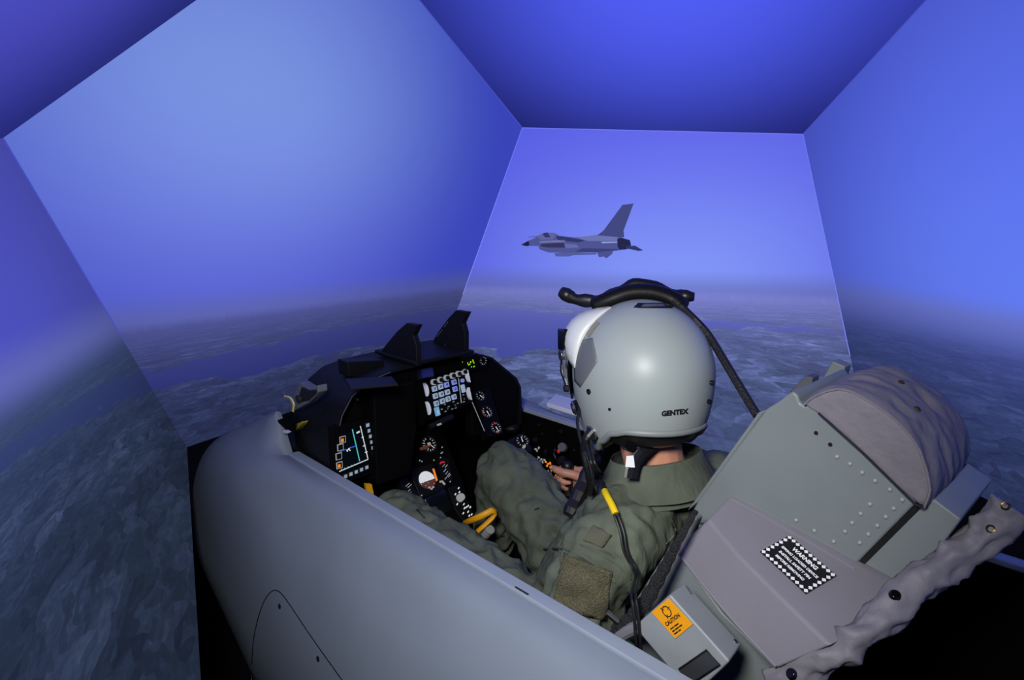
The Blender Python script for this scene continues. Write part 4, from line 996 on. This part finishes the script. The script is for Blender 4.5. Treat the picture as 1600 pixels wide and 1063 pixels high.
# cuffs, gloves' wrist bands, boots
e_, w_ = ELB[-1], WR[-1]; t_ = unit(w_ - e_)
obj('wrist_band', MB().tube([w_ - t_ * .055, w_ - t_ * .03, w_ + t_ * .002, w_ + t_ * .012], [.043, .044, .041, .036], 18), mat('band_black', (18, 18, 20), .8, bump=.3, bscale=120), pil, smooth=True)
for s in (1, -1):
    a = AN[s]; obj('boot', MB().tube([a + np.array([-.02, 0, .05]), a, a + np.array([.03, 0, -.08]), a + np.array([.10, 0, -.09]), a + np.array([.20, 0, -.075])], [(.05, .05), (.048, .05), (.05, .055), (.042, .045), (.022, .038)], 14), M['black_rubber'], pil, smooth=True)
# collar
cc_ = np.array([-.066, .0, 1.185]); rings = []
for k, (up_, rx, ry, bk) in enumerate(((-.038, .112, .118, -.012), (-.005, .096, .100, -.006), (.022, .085, .09, -.004), (.034, .082, .087, -.006), (.030, .088, .093, -.012), (.008, .098, .103, -.018), (-.022, .116, .122, -.024))):
    r_ = []
    for i in range(40):
        q = 2 * math.pi * i / 40
        wob = 1 + .025 * noise.noise(Vector((math.cos(q) * 2.2, math.sin(q) * 2.2, k * .5)))
        lift = .018 * -math.cos(q)               # stands higher at the nape
        r_.append(cc_ + np.array([rx * math.cos(q) * wob + bk * .5, ry * math.sin(q) * wob, up_ + lift + (0.012 if k in (3,) else 0)]))
    rings.append(r_)
colr = obj('collar', MB().loft(rings, caps=False), M['suit'], pil, smooth=True, subd=1)
# sleeve and shoulder patches following the cloth
def cloth_patch(name, quad, mtl, nu=14, nvv=14, off=.0035):
    vs_ = []; q = [np.array(p, float) for p in quad]
    for j in range(nvv + 1):
        for i in range(nu + 1):
            u = i / nu; v = j / nvv; p = (q[0] * (1 - u) + q[1] * u) * (1 - v) + (q[3] * (1 - u) + q[2] * u) * v
            vs_.append(hit(SB, p[0], p[1], off)[0])
    n1 = nu + 1; top = [(j * n1 + i, j * n1 + i + 1, (j + 1) * n1 + i + 1, (j + 1) * n1 + i) for j in range(nvv) for i in range(nu)]
    m_ = MB().add(vs_, top); o = obj(name, m_, mtl, pil, smooth=True)
    s_ = o.modifiers.new('sol', 'SOLIDIFY'); s_.thickness = .003; s_.offset = 0
    return o
cloth_patch('sleeve_patch', [(884, 866), (957, 893), (945, 968), (862, 947)], M['patch'])
cloth_patch('shoulder_patch', [(927, 821), (955, 836), (940, 857), (911, 844)], M['patch2'], 6, 6)
def cloth_seam(pts, r=.0016, mt='suit', off=.001, name='stitch_seam'):
    P = [hit(SB, x, y, off)[0] for x, y in smoothp(pts, 6)]
    P = [(P[max(i - 1, 0)] + P[i] * 2 + P[min(i + 1, len(P) - 1)]) / 4 for i in range(len(P))]
    obj(name, MB().tube(P, r, 6), M[mt], pil)
cloth_seam([(845, 858), (880, 858), (915, 872), (940, 890), (962, 910)], .0022)
cloth_seam([(905, 850), (960, 880), (985, 905)], .0018)
cloth_seam([(1012, 780), (1040, 800), (1055, 830), (1040, 850)], .0018)
M['zip'] = mat('zip_dark', (20, 22, 20), .6)
cloth_seam([(651, 797), (657, 803), (664, 810)], .0022, 'zip', .0005, 'zip')
cloth_seam([(782, 838), (786, 838), (789, 838)], .002, 'zip', .0005, 'zip')
cloth_seam([(835, 797), (838, 796), (843, 794)], .002, 'zip', .0005, 'zip')
# control stick held by the right hand
stk = thing('control_stick', S_ + np.array([0, 0, -.03]), 'black control stick grip in the pilot\'s right hand', 'control stick')
obj('grip', MB().tube([S_ + np.array([0, 0, z]) for z in (-.02, -.01, .0, .03, .05, .062)], [.012, .016, .0165, .0165, .019, .013], 14), M['black_rubber'], stk, smooth=True)
obj('boot', MB().tube([np.array([S_[0], S_[1], .877]), np.array([S_[0], S_[1], max(.91, S_[2] - .04)])], [.024, .014], 14), M['black_rubber'], stk)

# ------------------------------------------------------------------ helmet
hel = thing('flight_helmet', HC - HU * .14, 'grey flight helmet with black cable bracket on top, worn by the pilot', 'helmet')
AF, AS, AU = .150, .130, .137
def lerp_tab(T, x):
    for (x0, y0), (x1, y1) in zip(T, T[1:]):
        if x0 <= x <= x1:
            t = (x - x0) / (x1 - x0); t = t * t * (3 - 2 * t); return y0 + (y1 - y0) * t
    return T[-1][1]
RIM = [(0, -.05), (42, -.045), (58, .06), (72, .125), (84, .144), (96, .141), (110, .120), (126, .098), (140, .091), (180, .092)]
def hsurf(phi, z, k=1.0, dr=0.0):
    r = math.sqrt(max(0.0, 1 - (z / AU) ** 2)) if z >= 0 else 1 - .26 * (z / .14) ** 2
    cp, sp_ = math.cos(phi), math.sin(phi)
    # slightly squared plan
    f = AF * cp; l = AS * sp_; d = np.array([f, l]); n_ = np.linalg.norm(d)
    d = d * (1 + dr / n_)
    return HC + HF * d[0] * r * k + HL * d[1] * r * k + HU * (z * k)
NP, NR = 96, 34
def shell(k, rimoff=0, top=AU):
    rings = []
    for j in range(NR + 1):
        ring_ = []
        for i in range(NP):
            phi = -math.pi + 2 * math.pi * i / NP; d = lerp_tab(RIM, abs(math.degrees(phi))) + rimoff
            end = math.acos(max(-1, min(1, -d / AU))) if d < 0 else math.pi / 2 + d / AU
            ps = end * (j + .02) / (NR + .02); z = AU * math.cos(ps) if ps < math.pi / 2 else -(ps - math.pi / 2) * AU
            ring_.append(hsurf(phi, z, k))
        rings.append(ring_)
    return rings
ro = shell(1.0); ri = shell(.93)
shl = obj('shell', MB().loft(ro + ri[::-1], caps=False), M['helmet'], hel, smooth=True)
rimp = [p for p in ro[-1]]
m_ = MB(); nR = len(rimp); rg = []
for i in range(nR):
    t = unit(rimp[(i + 1) % nR] - rimp[(i - 1) % nR]); rad = unit(rimp[i] - HC); rad = unit(rad - t * (rad @ t)); b = np.cross(t, rad)
    rg.append([rimp[i] - rad * .004 + (rad * math.cos(q) * .008 + b * math.sin(q) * .007) for q in np.linspace(0, 2 * math.pi, 9)[:-1]])
rg.append(rg[0]); obj('edge_roll', MB().loft(rg, caps=False), M['helmet_edge'], hel, smooth=True)
# black lining below the nape edge
rings = []
for dz_, k in ((.01, .93), (-.012, .93), (-.032, .88), (-.04, .80), (-.035, .66), (-.0, .62)):
    rings.append([hsurf(p_, -(.085) + dz_, 1.0) * 1.0 * k + (HC + HU * (-.085 + dz_)) * (1 - k) for p_ in np.linspace(math.radians(78), math.radians(282), 40)])
obj('nape_pad', MB().loft(rings, caps=False, closed=False), M['black_rubber'], hel, smooth=True)
for s in (1, -1): obj('ear_cup', MB().sphere(hp(-.01, s * .085, -.085), (.045, .03, .055), 16, 10, (HF, HL, HU)), M['black_rubber'], hel, smooth=True)
HB = bvh(shl)
# darker patch near the visor and the small strip above it
def helm_patch(name, pts, mtl, off=.0012, thick=.0018, grid=10):
    # fan of points kept on the shell
    c0 = sum(np.array(p, float) for p in pts) / len(pts); V_ = [hit(HB, *c0, off=off)[0]]; F_ = []
    n_ = len(pts); dens = []
    for i in range(n_):
        a, b = np.array(pts[i], float), np.array(pts[(i + 1) % n_], float)
        for t in np.linspace(0, 1, 7)[:-1]: dens.append(a + (b - a) * t)
    m2 = len(dens); R_ = 6
    for r in range(1, R_ + 1):
        for p in dens: V_.append(hit(HB, *(c0 + (p - c0) * r / R_), off=off)[0])
    for i in range(m2):
        F_.append((0, 1 + i, 1 + (i + 1) % m2))
        for r in range(R_ - 1): F_.append((1 + r * m2 + i, 1 + (r + 1) * m2 + i, 1 + (r + 1) * m2 + (i + 1) % m2, 1 + r * m2 + (i + 1) % m2))
    o = obj(name, MB().add(V_, F_), mtl, hel, smooth=True); s_ = o.modifiers.new('sol', 'SOLIDIFY'); s_.thickness = thick; s_.offset = 0; return o
helm_patch('side_patch', [(908, 532), (926, 528), (934, 565), (907, 606), (898, 596), (897, 570)], M['helmet_dark'], off=.0006, thick=.0008)
h1 = hit(HB, 921, 527, .002)[0]; h2 = hit(HB, 937, 505, .002)[0]
obj('side_strip', MB().tube([h1, h1 * .5 + h2 * .5 + HU * .003, h2], [(.006, .003)] * 3, 8), mat('strip_grey', (104, 106, 108), .5), hel)
for x, y, r_ in ((920.5, 612, .0052), (953, 639.5, .0026), (906, 638, .003)):
    h = hit(HB, x, y); multi('screw', [(MB().cyl(h[0] - h[1] * .002, h[1], r_, .0045, 16), M['black_gloss']), (MB().cyl(h[0] + h[1] * .002, h[1], r_ * .5, .001, 8), M['dark_metal'])], hel)
for x, y in ((1110, 598), (1106, 627)):
    h = hit(HB, x, y); obj('snap_stud', MB().cyl(h[0] - h[1] * .002, h[1], .0042, .008, 12), M['black_gloss'], hel)
# side knob and earcup adjuster
h = hit(HB, 905, 637)
kb = ony(897, 637, h[0][1] + .0)
kd = unit(np.array(hit(HB, 903, 636)[1]))
k0 = hit(HB, 903, 636)[0]
multi('adjuster_knob', [(MB().cyl(k0 - kd * .002, kd, .014, .010, 22), M['black_gloss']), (MB().ring(k0 + kd * .008, kd, .0125, .002, 22, 6), M['metal']), (MB().cyl(k0 + kd * .008, kd, .010, .004, 18), M['dark_metal'])], hel)
h = hit(HB, 926, 676)
obj('ear_fitting', MB().cyl(h[0] - h[1] * .003, h[1], .014, .008, 20), M['metal'], hel, bevel=.002)
# maker's lettering at the nape, wrapped on the shell
gc = np.array([1054, 645.0])
def on_helm(u, v): # u,v metres -> pixel offset at about 820 px per metre
    x = gc[0] + u * 830; y = gc[1] - v * 830 - u * 830 * .10
    return hit(HB, x, y, .0009)[0]
obj('maker_lettering', text_mb('GENTEX', .0128, HC, HL, HU, bold=.0008, fn=on_helm), M['black_ink'], hel)
# dark label on the crown
helm_patch('crown_label', [(990, 481), (997, 474), (1040, 474), (1052, 478), (1050, 482), (1002, 482)], M['black_ink'], off=.0006, thick=.0008)
helm_patch('crown_print', [(1002, 480), (1006, 476), (1038, 476), (1040, 479)], mat('print_grey', (84, 86, 88), .6), off=.0012, thick=.0006)
# visor housing, visor and front hardware
def hshell(name, p0, p1, z0, z1, k0, k1, mtl, n=24, m=10, th=.004):
    V_ = []; F_ = []
    for j in range(m + 1):
        for i in range(n + 1):
            V_.append(hsurf(math.radians(p0 + (p1 - p0) * i / n), z0 + (z1 - z0) * j / m, k0 + (k1 - k0) * math.sin(math.pi * j / m) * (1 - abs(2 * i / n - 1) ** 8)))
    for j in range(m):
        for i in range(n): a = j * (n + 1) + i; F_.append((a, a + 1, a + n + 2, a + n + 1))
    o = obj(name, MB().add(V_, F_), mtl, hel, smooth=True); s_ = o.modifiers.new('sol', 'SOLIDIFY'); s_.thickness = th; s_.offset = 0; return o
hshell('visor_housing', -86, 86, .012, .122, 1.005, 1.25, M['visor_white'], n=40)
hshell('visor', -66, 66, -.055, .045, 1.05, 1.10, mat('visor_smoke', (12, 13, 15), .08), th=.003)
vh = lambda phi, z, k: hsurf(math.radians(phi), z, k)
obj('visor_lock', MB().box(vh(66, .05, 1.19), (.016, .010, .022), (HF, HL, HU)), M['black_gloss'], hel, bevel=.004)
obj('visor_track', MB().tube([vh(74, .085, 1.10), vh(72, .05, 1.13), vh(72, .02, 1.13), vh(74, -.012, 1.10)], [.004, .005, .005, .004], 8), M['metal'], hel)
obj('visor_strap', MB().tube([vh(70, .03, 1.17), vh(72, .0, 1.16), vh(75, -.03, 1.09)], [(.004, .002)] * 3, 6), M['black_rubber'], hel)
obj('visor_clip', MB().cyl(vh(73, .028, 1.15), HL, .010, .008, 16), M['metal'], hel, bevel=.001)
obj('visor_clip', MB().cyl(vh(75, -.03, 1.08), HL, .007, .008, 16), M['dark_metal'], hel)
# black cable bracket across the crown and its lead
def D(pts): return [atd(x, y, d) for x, y, d in pts]
obj('cable_bracket', MB().tube(D(smoothp([(882, 459, 1.34), (897, 467, 1.33), (915, 470, 1.32), (940, 469, 1.31), (965, 458, 1.30), (985, 448, 1.30), (1005, 444, 1.30), (1030, 453, 1.30), (1055, 462, 1.29), (1072, 464, 1.28)], 3)), [(.0125 + .002 * math.sin(k * 1.3), .011) for k in range(28)], 12), M['black_rubber'], hel, smooth=True)
obj('bracket_end', MB().tube(D([(877, 456, 1.345), (884, 460, 1.34), (893, 465, 1.333)]), [.011, .0145, .013], 12), M['black_rubber'], hel, smooth=True)
obj('bracket_end', MB().tube(D([(1060, 463, 1.285), (1072, 463, 1.28), (1085, 464, 1.275)]), [.012, .013, .008], 12), M['black_rubber'], hel, smooth=True)
obj('crown_pad', MB().tube(D(smoothp([(930, 478, 1.29), (955, 468, 1.275), (985, 458, 1.27), (1020, 458, 1.265), (1050, 468, 1.26), (1066, 481, 1.25)], 3)), [(.017, .022)] * 16, 12), M['black'], hel, smooth=True)
lead = D([(1052, 470, 1.245), (1068, 484, 1.235), (1085, 500, 1.22), (1095, 512, 1.215)])
obj('lead_sleeve', MB().tube(lead, [.008, .0085, .008, .0095], 10), M['black_rubber'], hel)
# nape strap with white tag
stp = D([(1038, 683, 1.205), (1018, 696, 1.195), (1002, 708, 1.185), (992, 722, 1.18), (988, 735, 1.178), (986, 748, 1.176)])
obj('nape_strap', MB().tube(stp, [(.004, .012), (.003, .013), (.003, .013), (.003, .0135), (.003, .0135), (.003, .0135)], 8, MR[:, 2]), M['black_rubber'], hel)
sq = [(979, 713), (990, 712), (992, 731), (977, 730)]
obj('strap_tag', MB().prism([atd(x, y, 1.171) for x, y in sq], MR[:, 2] * .002), M['white'], hel)
obj('strap_snap', MB().cyl(atd(985, 698, 1.178), -MR[:, 2], .009, .006, 16), M['black_gloss'], hel)
obj('strap_tab', MB().prism([atd(x, y, 1.182) for x, y in ((988, 688), (1003, 692), (996, 710), (974, 703))], MR[:, 2] * .004), M['black_rubber'], hel)
# oxygen mask and hose at the front
obj('oxygen_mask', MB().sphere(hp(.135, .0, -.075), (.045, .045, .055), 18, 12, (HF, HL, HU)), M['black_rubber'], hel, smooth=True)
hz_ = smoothp([hp(.15, .01, -.11), hp(.15, .03, -.16), hp(.12, .06, -.22), np.array([.06, .10, 1.08])], 6)
obj('mask_hose', MB().tube(hz_, [.015 + .0025 * (k % 2) for k in range(len(hz_))], 12), M['black_rubber'], hel)

# strap from bracket to seat
te = ony(1184, 651, .035); td = float((te - CAM) @ MR[:, 2])      # plugs into the front of the head box
tl = D(smoothp([(1094, 509, 1.216), (1100, 515, 1.212), (1113, 533, 1.203), (1143, 583, 1.203 + (td - 1.203) * .45), (1184, 651, td)], 4))
tag(obj('cable_lead', MB().tube(tl, [(.007, .0085)] * len(tl), 10), mat('lead_black', (14, 14, 16), .6, bump=.4, bscale=260)), 'black braided cable running from helmet bracket down to the seat', 'cable')
# communication cords lying over the shoulder
def over(pts, off): return [hit(SB, x, y, off)[0] for x, y in pts]
cm = thing('communication_cord', atd(955, 790, 1.1), 'thin black twin cord with yellow sleeve hanging from helmet over shoulder', 'cord')
a1 = D([(918, 684, 1.20), (921, 705, 1.17), (929, 730, 1.14)])
b1 = over([(940, 752), (948, 770)], .014); c1 = over([(959, 802), (970, 830), (979, 858), (986, 890)], .016) + [ony(989, 925, .283), ony(993, 958, .298), ony(995, 985, .302), ony(997, 1010, .302), ony(998, 1034, .302)]
Pc = smoothp(a1 + b1 + c1, 8)
for _ in range(6): Pc = [Pc[0]] + [(Pc[i - 1] + Pc[i] * 2 + Pc[i + 1]) / 4 for i in range(1, len(Pc) - 1)] + [Pc[-1]]
for sg in (-1, 1):
    obj('wire', MB().tube([p + MR[:, 0] * .0031 * sg + MR[:, 2] * -.003 for p in Pc], .0025, 7), M['black_rubber'], cm)
ys = [p + MR[:, 2] * -.004 for p in Pc[33:43]]
obj('yellow_sleeve', MB().tube(ys, .0062, 10), M['yellow2'], cm, label='yellow sleeve')
tg = smoothp(D([(905, 640, 1.24), (902, 660, 1.22), (908, 690, 1.20), (918, 715, 1.19), (926, 745, 1.18), (922, 775, 1.2)]), 4)
obj('wire', MB().tube(tg, .003, 7), M['black_rubber'], cm)
ld = smoothp(D([(925, 672, 1.19), (915, 685, 1.19), (912, 705, 1.2), (918, 735, 1.2), (922, 758, 1.22), (930, 775, 1.26)]), 4)
obj('mask_strap', MB().tube(ld, [(.006, .009 - .005 * max(0, k - 12) / 8) for k in range(len(ld))], 8), M['black_rubber'], cm)

# ------------------------------------------------------------------ dim equipment on the floor beyond the seat
eq = thing('equipment_box', (-1.02, -.42, 0), 'small black equipment box with a blue indicator light on dark floor', 'equipment')
ep = onz(1560, 1010, .25)
eq.location = (ep[0], ep[1], 0); WPOS[eq.name] = np.array([ep[0], ep[1], 0])
obj('case', MB().box((ep[0], ep[1], .12), (.07, .10, .12)), M['panel_black'], eq, bevel=.006)
obj('indicator_light', MB().sphere(onz(1547, 1012, .245), .003, 8, 6), M['led_blue'], eq)
